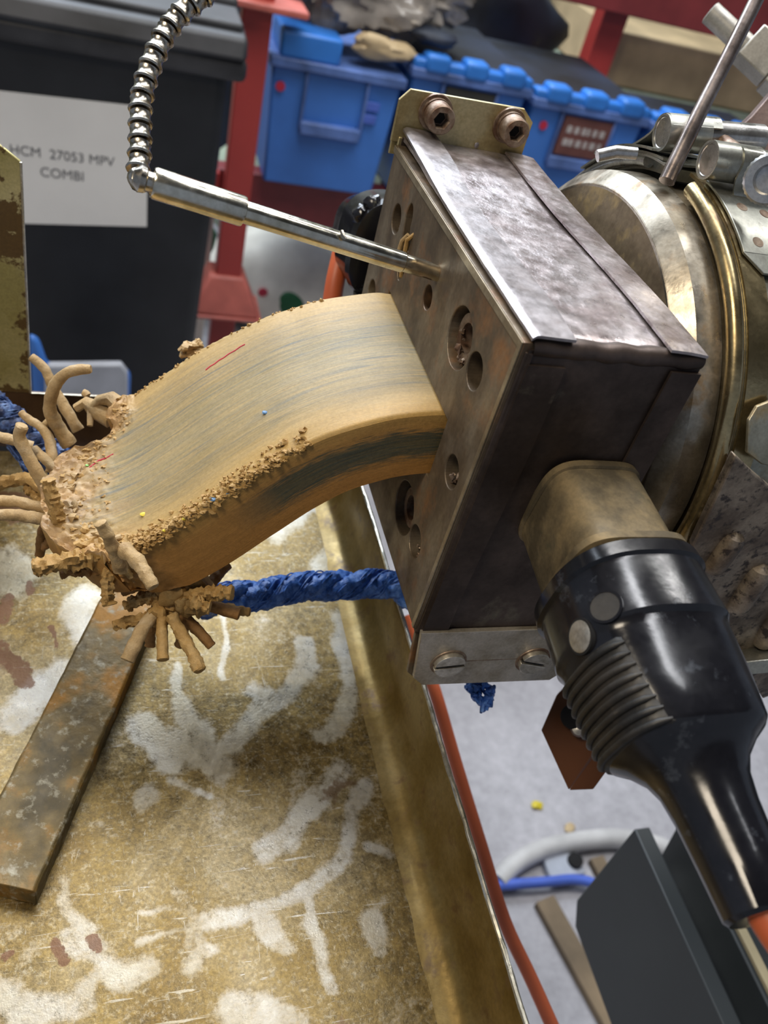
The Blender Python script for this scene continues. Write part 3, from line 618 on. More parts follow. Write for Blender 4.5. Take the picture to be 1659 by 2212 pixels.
for i, (x, z, s_) in enumerate(cr):
    a = cr[max(i-1, 0)]; b = cr[min(i+1, NS)]; tx, tz = b[0]-a[0], b[1]-a[1]; l_ = math.hypot(tx, tz); tx /= l_; tz /= l_
    nx_, nz_ = -tz, tx
    if nz_ < 0: nx_, nz_ = -nx_, -nz_
    u = s_/Ltot
    for (kind, q) in ring:
        if kind == 't': v, w = q, 0.0
        elif kind == 'b': v, w = q, 1.0
        elif kind == 'f': v, w = 1.0, q
        else: v, w = 0.0, q
        ex = endx(v)+0.02*nz((v*14, w*3, 0), 1.0, 6)-0.05*w
        uu = u
        ss = s_*(1 if u < 0.6 else 1)
        # compress the end stations toward the local end
        if u > 0.7:
            f = 0.7+(u-0.7)*(ex-0.7)/0.3
            k = f*NS; i0 = min(int(k), NS-1); t_ = k-i0
        else: i0, t_ = min(i, NS-1), (0.0 if i < NS else 1.0)
        X, Z = [(cr[i0][c]*(1-t_)+cr[i0+1][c]*t_)*(1-v)+(crf[i0][c]*(1-t_)+crf[i0+1][c]*t_)*v for c in (0, 1)]
        th = TH*(1-0.25*max(0, (u-0.8)/0.2))
        Y = Y0+(Y1-Y0)*v
        # the side faces lean in a little under the die, corners rounded
        Y -= (1-v)*2.8*w
        rc = 1.1; 
        dep = w*th
        if kind == 't': dep += rc*(max(0, 1-v*(Y1-Y0)/rc)**2+max(0, 1-(1-v)*(Y1-Y0)/rc)**2)
        p = V((X-nx_*dep, Y, Z-nz_*dep))
        nrm = V((nx_, 0, nz_)) if kind == 't' else (V((-nx_, 0, -nz_)) if kind == 'b' else V((0, 1 if kind == 'f' else -1, 0)))
        d = 0.10*nz((s_*0.15, v*60, w*20), 0.5, 1)
        edge = max(0, 1-v*(Y1-Y0)/6.5) if kind == 't' else (max(0, 1-w*th/2.2) if kind == 'n' else 0)
        if s_ > 48: 
            cr_ = min(1, (s_-48)/25)*edge; d += cr_*(1.5*nz(p, 0.5, 2)+1.5*nz(p, 1.3, 3)+0.5*nz(p, 3.1, 13)+0.4)
        far = max(0, 1-(1-v)*(Y1-Y0)/3) if kind == 't' else 0
        if s_ > 40: d += far*(0.6*nz(p, 0.6, 4)+0.3*nz(p, 1.6, 5))*min(1, (s_-40)/30)
        if u > 0.80:
            k = (u-0.80)/0.20; d += k*(2.8*nz(p, 0.12, 7)+1.6*nz(p, 0.4, 8)+1.0*nz(p, 0.9, 9)+0.5*nz(p, 2.2, 19)); p.y += k*2.0*nz(p, 0.1, 11)
        if u > 0.82 and v > 0.82 and kind in ('t', 'f'): p.z += 4.5*((u-0.82)/0.18)*math.sin((v-0.82)/0.18*PI/2)
        p += nrm*d
        vs.append(p); st.append((s_/100, v if kind in 'tb' else (0.0 if kind == 'n' else 1.0), w if kind != 't' else 0.0))
fs = [(i*RN+k, i*RN+(k+1) % RN, (i+1)*RN+(k+1) % RN, (i+1)*RN+k) for i in range(NS) for k in range(RN)]
# end cap: bridge top row to bottom row through a rough centre line
cen = V((0, 0, 0)); base_ = NS*RN
fs.append(tuple(range(RN)))
mid = len(vs); ntop = nyt+1; nb0 = ntop+nsd-1
for k in range(41):
    v = k/40; a = vs[base_+int(round(v*nyt))]; b = vs[base_+nb0+40-k]; q = (a+b)/2+V((-1.5+2.5*nz((v*9, 0, 0), 1.0, 3), 0, 1.5*nz((v*12, 4, 0), 1.0, 3)))
    vs.append(q); st.append((1.6, v, 0.5))
for k in range(40):
    ta = base_+int(round(k/40*nyt)); tb = base_+int(round((k+1)/40*nyt))
    fs.append(tuple(range(ta, tb+1))+(mid+k+1, mid+k)); fs.append((mid+k, mid+k+1, base_+nb0+40-k-1, base_+nb0+40-k))
fs.append(tuple(base_+nyt+i for i in range(0, nsd+1))+(mid+40,)); fs.append(tuple([base_+nb0+40+i for i in range(0, nsd)]+[base_, mid]))
mb = MB(); mb.add(vs, fs, True); mb.att = {'st': st}
body = mb.build('strip_body', M['rubber'], strip)
def onstrip(s_, v):   # point on the top face
    i = min(int(s_/Ltot*NS), NS); return vs[i*RN+int(v*nyt)].copy()
# loose crumbs along the near top edge
mb = MB()
for i in range(520):
    s_ = 122-74*random.random()**1.35; p = onstrip(s_, random.random()**2.2*0.10)
    mb.lump(p+V((0, random.uniform(-1.0, 0.5), random.uniform(-0.4, 0.5))), random.uniform(0.25, 0.8), i, 0.9, 8, 1.9, (1.4, 1, 0.7))
for i in range(60):
    s_ = random.uniform(30, 120); p = onstrip(s_, 1-random.random()*0.02); mb.lump(p, random.uniform(0.25, 0.7), i, 0.5, 6, 1.3)
for i in range(170):
    v = random.uniform(0.02, 0.95); p = onstrip(random.uniform(122, 139), v); mb.lump(p+V((0, 0, -0.35)), random.uniform(0.3, 1.0), i+500, 0.9, 9, 1.6, (1.5, 1, 0.55))
o = mb.build('edge_crumbs', M['crumb'], strip); tag(o, 'ragged tan crumbs on the strip edges', kind='stuff')
for (s_, v, mt, sz) in [(112, 0.18, 'yellow', 0.9), (104, 0.02, 'yellow', 0.6), (96, 0.03, 'yellow', 0.8), (84, 0.02, 'fleck_blue', 0.9), (79, 0.01, 'fleck_blue', 0.7), (126, 0.20, 'fleck_blue', 0.7), (128, 0.10, 'fleck_blue', 0.6), (132, 0.62, 'fleck_green', 0.6), (60, 0.32, 'fleck_blue', 0.9)]:
    MB().lump(onstrip(s_, v)+V((0, 0, 0.2)), sz, s_, 0.3, 8, 1.0, (1.2, 1, 0.5)).build('colour_fleck', M[mt], strip)
for (pts) in [[(62+i*2.0, 0.86-0.004*i) for i in range(9)], [(122, 0.66), (125, 0.65), (128, 0.64), (130, 0.60)]]:
    MB().tube([onstrip(a, b)+V((0, 0, -0.15)) for a, b in pts], 0.36, 6).build('red_streak', M['fleck_red'], strip)
# torn strands: pixel polylines with depth (mm) and radius (mm)
def spl(P, n=18):
    P = [V(p) for p in P]; out = []; m = len(P)-1
    for k in range(n+1):
        f = k/n*m; i = min(int(f), m-1); t_ = f-i
        p0 = P[max(i-1, 0)]; p1 = P[i]; p2 = P[i+1]; p3 = P[min(i+2, m)]
        out.append(0.5*((2*p1)+(p2-p0)*t_+(2*p0-5*p1+4*p2-p3)*t_**2+(3*p1-p0-3*p2+p3)*t_**3))
    return out
def strand(pts, r0, r1, mat='strand', rough=0.12, name='torn_strand', n=34, seed=None):
    P = spl([at(x, y, d) for x, y, d in pts], n); sd = seed if seed is not None else random.random()*50
    mb = MB(); rr = [r0+(r1-r0)*i/n for i in range(n+1)]
    if mat == 'crumb' or rough > 0.2: rough *= 1.5
    rr = [r*(1+0.04*math.sin(i*0.7+sd)) for i, r in enumerate(rr)]; rr[-1] *= 0.8
    mb.tube(P, rr, 18, True, rough, sd, 0.75 if mat == 'crumb' else 0.5)
    e = P[-1]; return mb.build(name, M[mat], strip)
S_ = [
 ([(150,960,316),(128,925,312),(108,885,306),(118,835,300),(150,803,297),(197,797,297)], 2.9, 1.7, 'strand', .10),
 ([(170,930,324),(140,880,322),(115,835,320),(95,795,318),(66,770,316)], 2.3, 1.7, 'strand', .12),
 ([(150,1100,296),(110,1070,294),(85,1030,290),(58,980,287),(42,945,285),(48,918,283)], 2.5, 2.1, 'strand', .10),
 ([(165,1060,302),(125,1020,302),(95,990,303),(72,968,304)], 2.4, 1.5, 'strand', .12),
 ([(70,965,300),(40,955,298),(5,945,296),(-50,930,294)], 1.9, 2.0, 'strand', .08),
 ([(110,1020,305),(112,980,306),(95,930,306),(60,905,306),(45,890,306)], 2.0, 1.3, 'strand', .15),
 ([(100,935,309),(110,950,309),(115,980,308),(108,1010,308)], 1.6, 1.2, 'strand', .15),
 ([(110,905,312),(95,918,312),(85,922,313)], 1.4, 1.2, 'strand', .12),
 ([(120,1090,294),(70,1038,300),(20,1040,303),(-60,1060,306)], 2.4, 2.3, 'crumb', .2),
 ([(110,1100,296),(85,1075,300),(58,1050,303)], 2.6, 2.0, 'crumb', .35),
 ([(125,1110,290),(70,1092,288),(20,1082,287),(-60,1085,286)], 2.0, 1.9, 'strand', .14),
 ([(130,1125,285),(70,1118,284),(20,1112,283),(-60,1118,282)], 2.1, 2.0, 'strand', .14),
 ([(150,1175,277),(130,1140,274),(118,1090,271),(103,1035,268)], 2.1, 2.2, 'crumb', .28),
 ([(105,1120,296),(92,1150,300),(86,1200,306)], 2.0, 1.7, 'dark_strand', .15),
 ([(130,1145,290),(112,1165,296),(95,1185,300)], 1.8, 1.2, 'dark_strand', .25),
 ([(250,1200,270),(200,1205,268),(140,1213,265),(70,1226,262)], 3.4, 2.5, 'crumb', .32),
 ([(240,1225,272),(180,1230,271),(130,1238,270)], 2.6, 1.6, 'dark_strand', .35),
 ([(262,1230,264),(248,1190,258),(232,1155,253),(216,1128,250)], 2.4, 1.7, 'strand', .18),
 ([(265,1185,258),(295,1210,255),(315,1240,253),(332,1270,252)], 2.6, 1.9, 'strand', .14),
 ([(258,1190,266),(268,1220,266),(285,1250,267)], 2.5, 0.8, 'crumb', .3),
 ([(240,1195,268),(234,1240,268),(232,1280,268),(238,1308,268)], 2.0, 1.9, 'crumb', .28),
 ([(325,1240,276),(300,1265,280),(265,1280,282)], 1.8, 1.4, 'dark_strand', .2),
 ([(150,1165,290),(170,1185,296),(200,1200,298)], 3.0, 3.0, 'dark_strand', .3),
 # cluster hanging under the near corner
 ([(400,1320,284),(340,1335,281),(300,1340,279),(243,1350,277)], 2.6, 1.6, 'crumb', .4),
 ([(330,1330,278),(310,1355,276),(292,1390,273),(274,1428,271)], 2.2, 2.4, 'strand', .08),
 ([(352,1335,278),(350,1360,276),(351,1395,274),(352,1427,272)], 1.9, 1.9, 'crumb', .06),
 ([(370,1330,276),(390,1365,274),(412,1405,271),(433,1450,268)], 2.0, 2.1, 'crumb', .14),
 ([(385,1320,283),(410,1345,283),(435,1370,283),(458,1397,283)], 2.2, 1.7, 'dark_strand', .12),
 ([(400,1345,290),(395,1370,292),(385,1395,294)], 1.8, 1.7, 'dark_strand', .2),
 ([(415,1295,284),(450,1308,284),(490,1320,284),(518,1328,284)], 2.1, 2.0, 'dark_strand', .08),
 ([(420,1300,288),(470,1310,288),(510,1318,288),(541,1322,288)], 2.0, 1.6, 'crumb', .16),
 ([(395,1300,279),(430,1285,277),(470,1280,276),(503,1281,275)], 2.4, 2.2, 'crumb', .3),
 ([(435,1300,276),(420,1305,274),(455,1312,274)], 2.2, 2.0, 'crumb', .4),
 ([(425,1290,292),(425,1260,294),(440,1225,298),(470,1200,300)], 2.2, 1.9, 'dark_strand', .12),
 ([(430,1290,296),(455,1262,300),(475,1235,303),(493,1218,305)], 2.2, 2.1, 'dark_strand', .12),
 ([(328,1330,292),(326,1365,294),(324,1395,296)], 1.9, 1.8, 'dark_strand', .2),
 ([(345,1290,282),(315,1290,282),(290,1300,283),(272,1312,284)], 2.8, 1.6, 'crumb', .35),
]
for i, a in enumerate(S_): strand(a[0], a[1], a[2], a[3], a[4], seed=i*1.7)
mb = MB(); mb.lump(at(380, 1290, 284), 7.5, 3, 0.35, 34, 0.16, (1.1, 1, 1.25)); mb.lump(at(350, 1325, 281), 4.2, 9, 0.4, 24, 0.3); mb.lump(at(405, 1300, 280), 4.0, 5, 0.45, 24, 0.3)
mb.lump(at(425, 1310, 278), 3.2, 15, 0.5, 20, 0.4)
mb.tube(spl([at(430,1235,285), at(410,1255,285), at(385,1285,284), at(372,1320,283)]), [7.0-0.12*i for i in range(19)], 22, True, 0.22, 3, 0.22)
mb.build('hanging_clump', M['crumb'], strip)
mb = MB(); mb.lump(at(200, 1180, 272), 4.2, 2, 0.45, 26, 0.3, (1.4, 1, 0.9)); mb.lump(at(232, 1185, 268), 3.4, 6, 0.5, 22, 0.4); mb.lump(at(160, 1172, 276), 3.0, 8, 0.5, 22, 0.4)
mb.lump(at(262, 1205, 268), 3.4, 18, 0.5, 22, 0.4); mb.lump(at(190, 1150, 276), 2.8, 19, 0.5, 22, 0.4)
mb.build('torn_clump', M['crumb'], strip)
mb = MB(); mb.lump(at(415, 752, 322), 3.2, 4, 0.65, 26, 0.45, (1.3, 1, 0.8)); mb.lump(at(428, 742, 322), 1.8, 14, 0.7, 18, 0.6); mb.lump(at(402, 765, 322), 1.6, 24, 0.7, 18, 0.6); mb.build('rubber_scrap', M['strand'], strip)
mb = MB(); mb.lump(at(490, 1192, 287), 2.6, 4, 0.6, 22, 0.45, (1.5, 1, 0.7)); mb.tube([at(470,1195,288), at(485,1193,287), at(508,1200,286)], [2.0, 2.2, 1.0], 10, True, 0.4); mb.build('rubber_scrap', M['crumb'], strip)
mb = MB(); mb.tube([at(240,905,316), at(205,885,317), at(185,870,318), at(165,882,319)], [3.5, 3.0, 2.2, 1.6], 12, True, 0.35); mb.tube([at(190,855,320), at(186,850,320), at(180,847,320)], [1.5, 1.4, 1.3], 10, True, .2)
mb.tube([at(260,880,314), at(238,860,314), at(215,865,315), at(196,885,316), at(194,920,315)], [3.0, 2.6, 2.2, 1.8, 1.2], 12, True, 0.35, 4)
mb.build('torn_clump', M['strand'], strip)
mb = MB(); 
for i in range(26):
    v = 0.1+0.65*random.random(); p = onstrip(135*endx(v), v); mb.tube([p, p+V((-2.2*random.random()-0.5, random.uniform(-1, 1), random.uniform(-0.6, 0.8)))], [1.3, 0.3], 7, True, 0.4, i)
tag(mb.build('torn_fringe', M['strand'], strip), kind='stuff')

# ================================================================== PROBE TUBE WITH SEGMENTED CONDUIT
probe = thing('probe_tube', 'shiny steel probe tube stuck in the die face, with ribbed metal conduit', 'probe', (-50, 66, -14))
pa = V((4, 66.3, -17.8)); pb = V((-85.9, 66.3, -0.7)); pd = (pb-pa).normalized(); Lp = (pb-pa).length
s1 = (on(525, 455, 1, 66.3)-pa).length
MB().lathe([(0, 2.55), (9, 2.55), (9.3, 2.7), (16, 2.75), (16.4, 3.1), (s1, 3.15)], pa, pd, 28).build('tube', M['tube'], probe)
MB().lathe([(s1-0.5, 3.3), (s1-0.2, 4.0), (s1+0.4, 4.15), (Lp-9, 4.15), (Lp-0.6, 4.2), (Lp, 3.9), (Lp, 3.0)], pa, pd, 28).build('sleeve', M['tube'], probe)
MB().lathe([(Lp-0.6, 2.5), (Lp+1.6, 2.6), (Lp+2.0, 3.3), (Lp+3.4, 3.6), (Lp+5.0, 2.2)], pa, pd, 20).build('end_fitting', M['conduit'], probe)
dE = 236.0
cp = [(318,392,236), (302,396,236), (298,372,237), (301,340,238), (303,300,239), (303,255,240), (306,215,241), (315,172,242), (330,130,243), (347,92,244), (370,55,245), (400,22,246), (438,-8,247), (480,-38,248), (530,-70,250)]
cpt = spl([at(*p) for p in cp[2:]], 200)
MB().lump(at(303, 388, 236), 3.6, 3, 0.10, 20, 0.5, (1.0, 1, 0.95)).build('end_ball', M['conduit'], probe)
MB().tube([at(300,392,236), at(318,393,236), at(334,398,236)], [2.6, 2.7, 3.0], 16).build('elbow', M['conduit'], probe)
tot = sum((cpt[i+1]-cpt[i]).length for i in range(200)); step_ = 4.75; acc = 0; nextp = 0.0; segs = []
def pt_at(s_):
    a = 0
    for i in range(200):
        l_ = (cpt[i+1]-cpt[i]).length
        if a+l_ >= s_: return cpt[i]+(cpt[i+1]-cpt[i])*((s_-a)/l_), (cpt[i+1]-cpt[i]).normalized()
        a += l_
    return cpt[-1], (cpt[-1]-cpt[-2]).normalized()
MB().tube(cpt, 2.0, 12).build('core', M['black'], probe)
k = 0
while k*step_ < tot-step_:
    p, d = pt_at(k*step_); d2 = (d+V((random.uniform(-.05, .05), random.uniform(-.05, .05), 0))).normalized()
    MB().lathe([(0.25, 2.2), (0.35, 3.3), (0.9, 3.6), (1.5, 3.35), (2.1, 2.95), (3.2, 2.8), (3.9, 2.9), (4.3, 3.05), (4.45, 2.9), (4.5, 2.2)], p, d2, 22).build('conduit_ring', M['conduit'], probe)
    k += 1
MB().tube([at(738,500,239), at(742,510,238.4), at(748,517,238.4)], [0.9, 0.7, 0.4], 6, rough=.3).build('metal_burr', M['conduit'], probe)

# ================================================================== EXTRUDER BARREL AND ITS BAND HEATER
YC, ZC = 76.0, -61.0
AX = (0, YC, ZC)
barrel = thing('extruder_barrel', 'round steel extruder barrel end with chamfered flange behind the box heater', 'barrel', (100, YC, ZC-83))
MB().lathe([(53.5, 40), (59.5, 40), (60, 66), (60.5, 71.2)], AX, (1, 0, 0), 96).build('flange_face', M['flange'], barrel)
MB().lathe([(60.4, 71.0), (65.5, 76.2), (74, 76.8), (74, 60)], AX, (1, 0, 0), 96).build('flange_rim', M['flange_rim'], barrel)
MB().lathe([(72, 75.5), (1000, 75.5), (1000, 60)], AX, (1, 0, 0), 96).build('barrel_core', M['barrel'], barrel)
band = thing('band_heater', 'round yellowed metal band heater with rolled gold edge around the barrel', 'heater', (130, YC, ZC-86))
def torus_arc(x, R, r, a0, a1, n=90): return [(x, YC+R*math.cos(a0+(a1-a0)*i/n), ZC+R*math.sin(a0+(a1-a0)*i/n)) for i in range(n+1)]
r_ = math.radians
MB().tube(torus_arc(75.0, 80.8, 2.6, r_(96), r_(330)), 2.6, 14).build('rolled_edge', M['brass'], band)
MB().tube(torus_arc(75.0, 80.8, 2.6, r_(30), r_(76)), 2.2, 14).build('rolled_edge', M['clamp'], band)
MB().arc(77.0, 200, YC, ZC, 78, 81.6, r_(94), r_(330), 90).build('band_sheet', M['mica'], band, bevel=0.5)
MB().arc(78.2, 86.0, YC, ZC, 81.8, 82.8, r_(90), r_(330), 90).build('edge_strip', M['brass'], band)
MB().arc(77.0, 200, YC, ZC, 78, 81.6, r_(20), r_(86), 40).build('band_sheet', M['mica'], band)
for (rr, xx, a0, a1) in ((82.8, 72.5, 48, 84), (84.4, 71.0, 55, 80)):
    MB().arc(xx, 130, YC, ZC, rr, rr+0.8, r_(a0), r_(a1), 24).build('overlap_sheet', M['strap'], band)
# clamp bars and straps at the joint
def clamp_bar(a, b, r): 
    a, b = V(a), V(b); d = b-a; L_ = d.length
    MB().lathe([(0.4, 0.5), (0.2, r-0.5), (0, r-0.3), (0, r), (L_, r), (L_, r-0.6)], a, d, 32).build('clamp_bar', M['clamp'], band)
    MB().lathe([(-0.1, r+0.05), (-0.2, r+0.75), (L_*0.42, r+0.75), (L_*0.42, r+0.05)], a, d, 32, close=True).build('strap_loop', M['strap'], band)
h1a = at(1430, 286, 268); h1b = at(1640, 303, 276); h2a = at(1529, 345, 252); h2b = at(1760, 380, 262)
clamp_bar(h1a, h1b, 4.9); clamp_bar(h2a, h2b, 4.9)
def strip_along(pts, w, th, name, mat, parent):   # sheet metal ribbon: centre path, half width vector, thickness
    pts = spl(pts, 24); vs = []; w = V(w)
    for i, p in enumerate(pts):
        d = pts[min(i+1, 24)]-pts[max(i-1, 0)]; nn_ = d.cross(w).normalized()*th/2
        vs += [p-w-nn_, p+w-nn_, p+w+nn_, p-w+nn_]
    fs = [(i*4+k, i*4+(k+1) % 4, (i+1)*4+(k+1) % 4, (i+1)*4+k) for i in range(24) for k in range(4)]+[(3, 2, 1, 0), (96, 97, 98, 99)]
    mb = MB(); mb.add(vs, fs, True); return mb.build(name, mat, parent)
hw = (h1b-h1a).normalized()*9
def arcp(x, R, a): return V((x, YC+R*math.cos(r_(a)), ZC+R*math.sin(r_(a))))
c1 = h1a+hw
strip_along([arcp(c1.x, 83.5, 48), arcp(c1.x, 84, 58), arcp(c1.x, 84.6, 68), c1+V((0, 6.5, -2.5)), c1+V((0, 4.4, 3.4)), c1+V((0, 0, 5.6)), c1+V((0, -4, 3.6))], hw, 0.7, 'clamp_strap', M['strap'], band)
strip_along([arcp(c1.x, 82.8, 58), arcp(c1.x, 83, 68), arcp(c1.x, 83.2, 78), arcp(c1.x, 83, 86)], hw, 0.7, 'clamp_strap', M['strap'], band)
# near strap: plate wrapped down the front of the band, clipped corner, spot welds
MB().arc(79.5, 140, YC, ZC, 83.1, 84.0, r_(95), r_(117), 16).build('clamp_strap', M['strap'], band, bevel=0.2)
vs = []
o = MB().prism([arcp(79.5, 83.1, 117), arcp(140, 83.1, 117), arcp(140, 83.1, 121.5), arcp(85, 83.1, 121.5)], (arcp(0, 1, 119)-V(AX))*0.9).build('strap_end', M['strap'], band, bevel=0.15)
c2 = h2a+(h2b-h2a).normalized()*10
strip_along([arcp(96, 83.4, 104), arcp(96, 83.6, 100), c2+V((8, -5.6, -3)), c2+V((8, -5.4, 2)), c2+V((8, -2, 5.2)), c2+V((8, 3, 4.2))], (10, 0, 0), 0.7, 'strap_riser', M['strap'], band)
for (px, py) in ((1595, 458), (1612, 548), (1652, 462)):
    p = None
    for xx in range(860, 1300):
        q = on(px, py, 0, xx/10); rr = math.hypot(q[1]-YC, q[2]-ZC)
        if rr < 84.0: p = q; break
    if p is not None:
        nrm = V((0, p[1]-YC, p[2]-ZC)).normalized(); MB().lathe([(0, 0.5), (0, 1.9), (0.15, 1.8), (0.12, 1.2), (0.05, 0.4)], V((p[0], YC, ZC))+nrm*83.95, nrm, 18).build('spot_weld', M['screw_rust'], band)
# clamping bolt with knurled head
bc = at(1668, 388, 243)
mb = MB(); n = 60; vs = []; fs = []
for t_, r in ((0, 4.5), (0, 6.6), (0.4, 7.0), (5.2, 7.0), (5.8, 6.4), (5.8, 4.2), (3.5, 3.8)):
    for k in range(n):
        rk = r*(1.0+(0.035 if (k % 2 and r > 6.5) else 0)); a = 2*PI*k/n
        u_, w_ = frame(V((-0.75, -0.62, 0.15))); vs.append(bc+V((-0.75, -0.62, 0.15)).normalized()*t_+(u_*math.cos(a)+w_*math.sin(a))*rk)
for i in range(6):
    for k in range(n): a = i*n+k; b = i*n+(k+1) % n; fs.append((a, b, b+n, a+n))
fs += [tuple(range(n)), tuple(6*n+k for k in range(n))]
mb.add(vs, fs, False); mb.build('clamp_bolt', M['clamp'], band)
MB().tube([h2a+(h2b-h2a)*0.42+V((0, 30, 0)), h2a+(h2b-h2a)*0.42+V((0, -2, 0.5))], 2.6, 14).build('bolt_shank', M['screw_rust'], band)
MB().tube([at(1290,337,262), at(1330,328,262), at(1375,332,262)], [1.9, 2.0, 1.9], 12).build('band_pin', M['clamp'], band)
# cover plate with pressed ribs low on the near side
YV = -13.0
cover = thing('terminal_cover', 'grimy speckled sheet cover with pressed ribs beside the barrel', 'cover', (110, YV+8, -108))
cv = [on(px, py, 1, YV) for px, py in [(1590,985),(1628,1022),(1720,1100),(1790,1440),(1640,1500),(1545,1355),(1497,1180)]]
MB().prism([(p.x, YV, p.z) for p in cv], (0, 3, 0)).build('cover_sheet', M['grime'], cover, bevel=0.6)
MB().prism([(p.x+9.0, YV+3, p.z-8) for p in cv[:3]+cv[3:]], (0, 9, 0)).build('cover_side', M['grime'], cover, bevel=0.4)
for (a, b, r) in [((1592,1150), (1532,1235), 3.9), ((1650,1218), (1582,1322), 4.4), ((1705,1290), (1640,1395), 4.4), ((1760,1360), (1700,1460), 4.4)]:
    p, q = on(*a, 1, YV), on(*b, 1, YV); pp_ = [p+(q-p)*i/14 for i in range(15)]
    MB().tube(pp_, [max(0.2, r*math.sqrt(max(0, 1-((i-7)/7.0)**6))) for i in range(15)], 16, True, 0, 0, .2).build('pressed_rib', M['grime'], cover)
# rounded yellowed plate over the band
def pband(px, py, R):
    for xx in range(560, 2000):
        q = on(px, py, 0, xx/10)
        if math.hypot(q[1]-YC, q[2]-ZC) < R: return q
    return on(px, py, 0, 90)
pl = [pband(x, y, 86) for x, y in [(1612,905),(1630,875),(1680,855),(1760,860),(1790,960),(1700,1010),(1640,1000),(1608,975)]]
MB().prism(pl, (0, -1.2, 0.4)).build('corner_plate', M['mica'], cover, bevel=0.3)
p_ = at(1650, 1500, 270); 
MB().prism([at(1600,1460,292), at(1600,1430,292), at(1760,1415,292), at(1760,1445,292)], (0, 18, -10)).build('bottom_bracket', M['strap'], cover, bevel=0.4)

# thermocouple rod standing in the flange
rod = thing('thermocouple_rod', 'slim brown steel rod standing upright in the barrel flange', 'rod', (66, 70, 12))
ra = at(1440, 392, 262); rb = at(1680, -95, 262); 
MB().tube(spl([ra, ra+(rb-ra)*0.3+V((-0.3, 0, 0)), ra+(rb-ra)*0.6, rb], 12), [2.6, 2.6, 2.55, 2.5, 2.4, 2.35, 2.3, 2.3, 2.3, 2.3, 2.3, 2.3, 2.3], 20).build('rod_shaft', M['rod'], rod)
# second probe with square adapter behind
pr2 = thing('square_block_probe', 'matt grey probe with square adapter block behind the rod', 'probe', at(1650, 300, 400))
q0, q1, q2, q3 = at(1533, 26, 392), at(1600, 88, 392), at(1700, 182, 392), at(1760, 240, 392)
dd = (q2-q0).normalized(); L_ = (q1-q0).length; L2 = (q2-q0).length
MB().lathe([(0, 4.2), (0.4, 5.1), (L_+6, 5.1)], q0, dd, 28).build('probe_barrel', M['grey_metal'], pr2)
u_, w_ = frame(dd, V((0, -1, 0.2))); 
bc_ = at(1640, 118, 390)
MB().obox(bc_+dd*1, dd*8.5, u_*8.0, w_*7.5).build('adapter_block', M['grey_metal'], pr2, bevel=0.8)
MB().obox(bc_+dd*19.5, dd*9.5, u_*9.0, w_*8.5).build('adapter_block', M['grey_metal'], pr2, bevel=0.8)
MB().lathe([(0, 8), (14, 8), (16, 6), (60, 6)], bc_+dd*28, dd, 24).build('probe_neck', M['rod'], pr2)
o = MB().prism([at(1585,288,330), at(1625,250,330), at(1672,195,330), at(1760,180,330), at(1760,420,330), at(1640,330,330)], V((3, 6, -1))).build('guard_plate', M['brown_plate'], bevel=0.4)
tag(o, 'brown steel plate edge slanting up beside the clamp bars', 'plate')

# ================================================================== PLUG
hood = thing('socket_hood', 'dusty tan metal socket shroud on the dark side of the box heater', 'socket', (35, -12, -72))
tt = math.radians(6)
pdv = V((0, -math.cos(tt), -math.sin(tt))); pu = V((1, 0, 0)); pw = V((0, -math.sin(tt), math.cos(tt)))
PB = V((36, 0.5, -53))
def loft(secs, n=64, center=PB, cuts=None):
    mb = MB(); vs = []
    for sec in secs:
        s_, a, b, e = sec[:4]; ox = sec[4] if len(sec) > 4 else 0; oz = sec[5] if len(sec) > 5 else 0
        for k in range(n):
            an = 2*PI*k/n; c, d = math.cos(an), math.sin(an)
            x = a*math.copysign(abs(c)**(2/e), c); y = b*math.copysign(abs(d)**(2/e), d)
            vs.append(center+pdv*s_+pu*(x+ox)+pw*(y+oz))
    m = len(secs); fs = [(i*n+k, i*n+(k+1) % n, (i+1)*n+(k+1) % n, (i+1)*n+k) for i in range(m-1) for k in range(n)]
    mb.add(vs, fs, True); mb.add([vs[k] for k in range(n)], [tuple(range(n))]); mb.add([vs[(m-1)*n+k] for k in range(n)], [tuple(range(n))])
    return mb
loft([(0, 14.6, 16.6, 4.5), (6, 14.7, 16.8, 4.5), (20, 15.0, 17.2, 4.5), (27, 15.1, 17.4, 4.5), (28, 15.0, 17.3, 4.5)]).build('shroud', M['hood'], hood)
loft([(-1, 15.4, 17.4, 4.0), (1.2, 15.6, 17.6, 4.0), (1.6, 14.8, 16.8, 4)]).build('base_rim', M['hood'], hood)
loft([(25.5, 15.4, 17.6, 4.2), (26.3, 17.4, 19.4, 4.2), (28.6, 17.6, 19.6, 4.2), (29.2, 16.6, 18.6, 4.2)]).build('mouth_flange', M['hood'], hood)
plug = thing('heater_plug', 'large black bakelite heater plug with ribbed grip pushed on the tan shroud', 'plug', (38, -80, -85))
secs = [(30.0, 19.5, 19.8, 2.6), (30.6, 21.6, 21.6, 2.6), (34.5, 22.0, 22.0, 2.6), (35.2, 21.0, 21.0, 2.6), (36.2, 20.9, 20.9, 2.6), (48.0, 21.6, 20.6, 2.7), (50.0, 21.7, 20.5, 2.7), (51.2, 21.2, 18.9, 2.8), (53, 21.1, 18.5, 2.8), (66, 20.4, 17.6, 2.8), (76, 19.2, 16.8, 2.8), (77.4, 18.4, 16.2, 2.6), (79.5, 15.8, 13.8, 2.4), (83, 12.6, 11.4, 2.2), (87, 11.0, 10.2, 2.0), (93, 10.0, 9.4, 2.0), (104, 9.2, 8.8, 2.0), (114.5, 8.6, 8.2, 2.0), (115.5, 7.6, 7.4, 2.0)]
plug_secs = secs
loft(secs, 96).build('plug_body', M['plug'], plug)
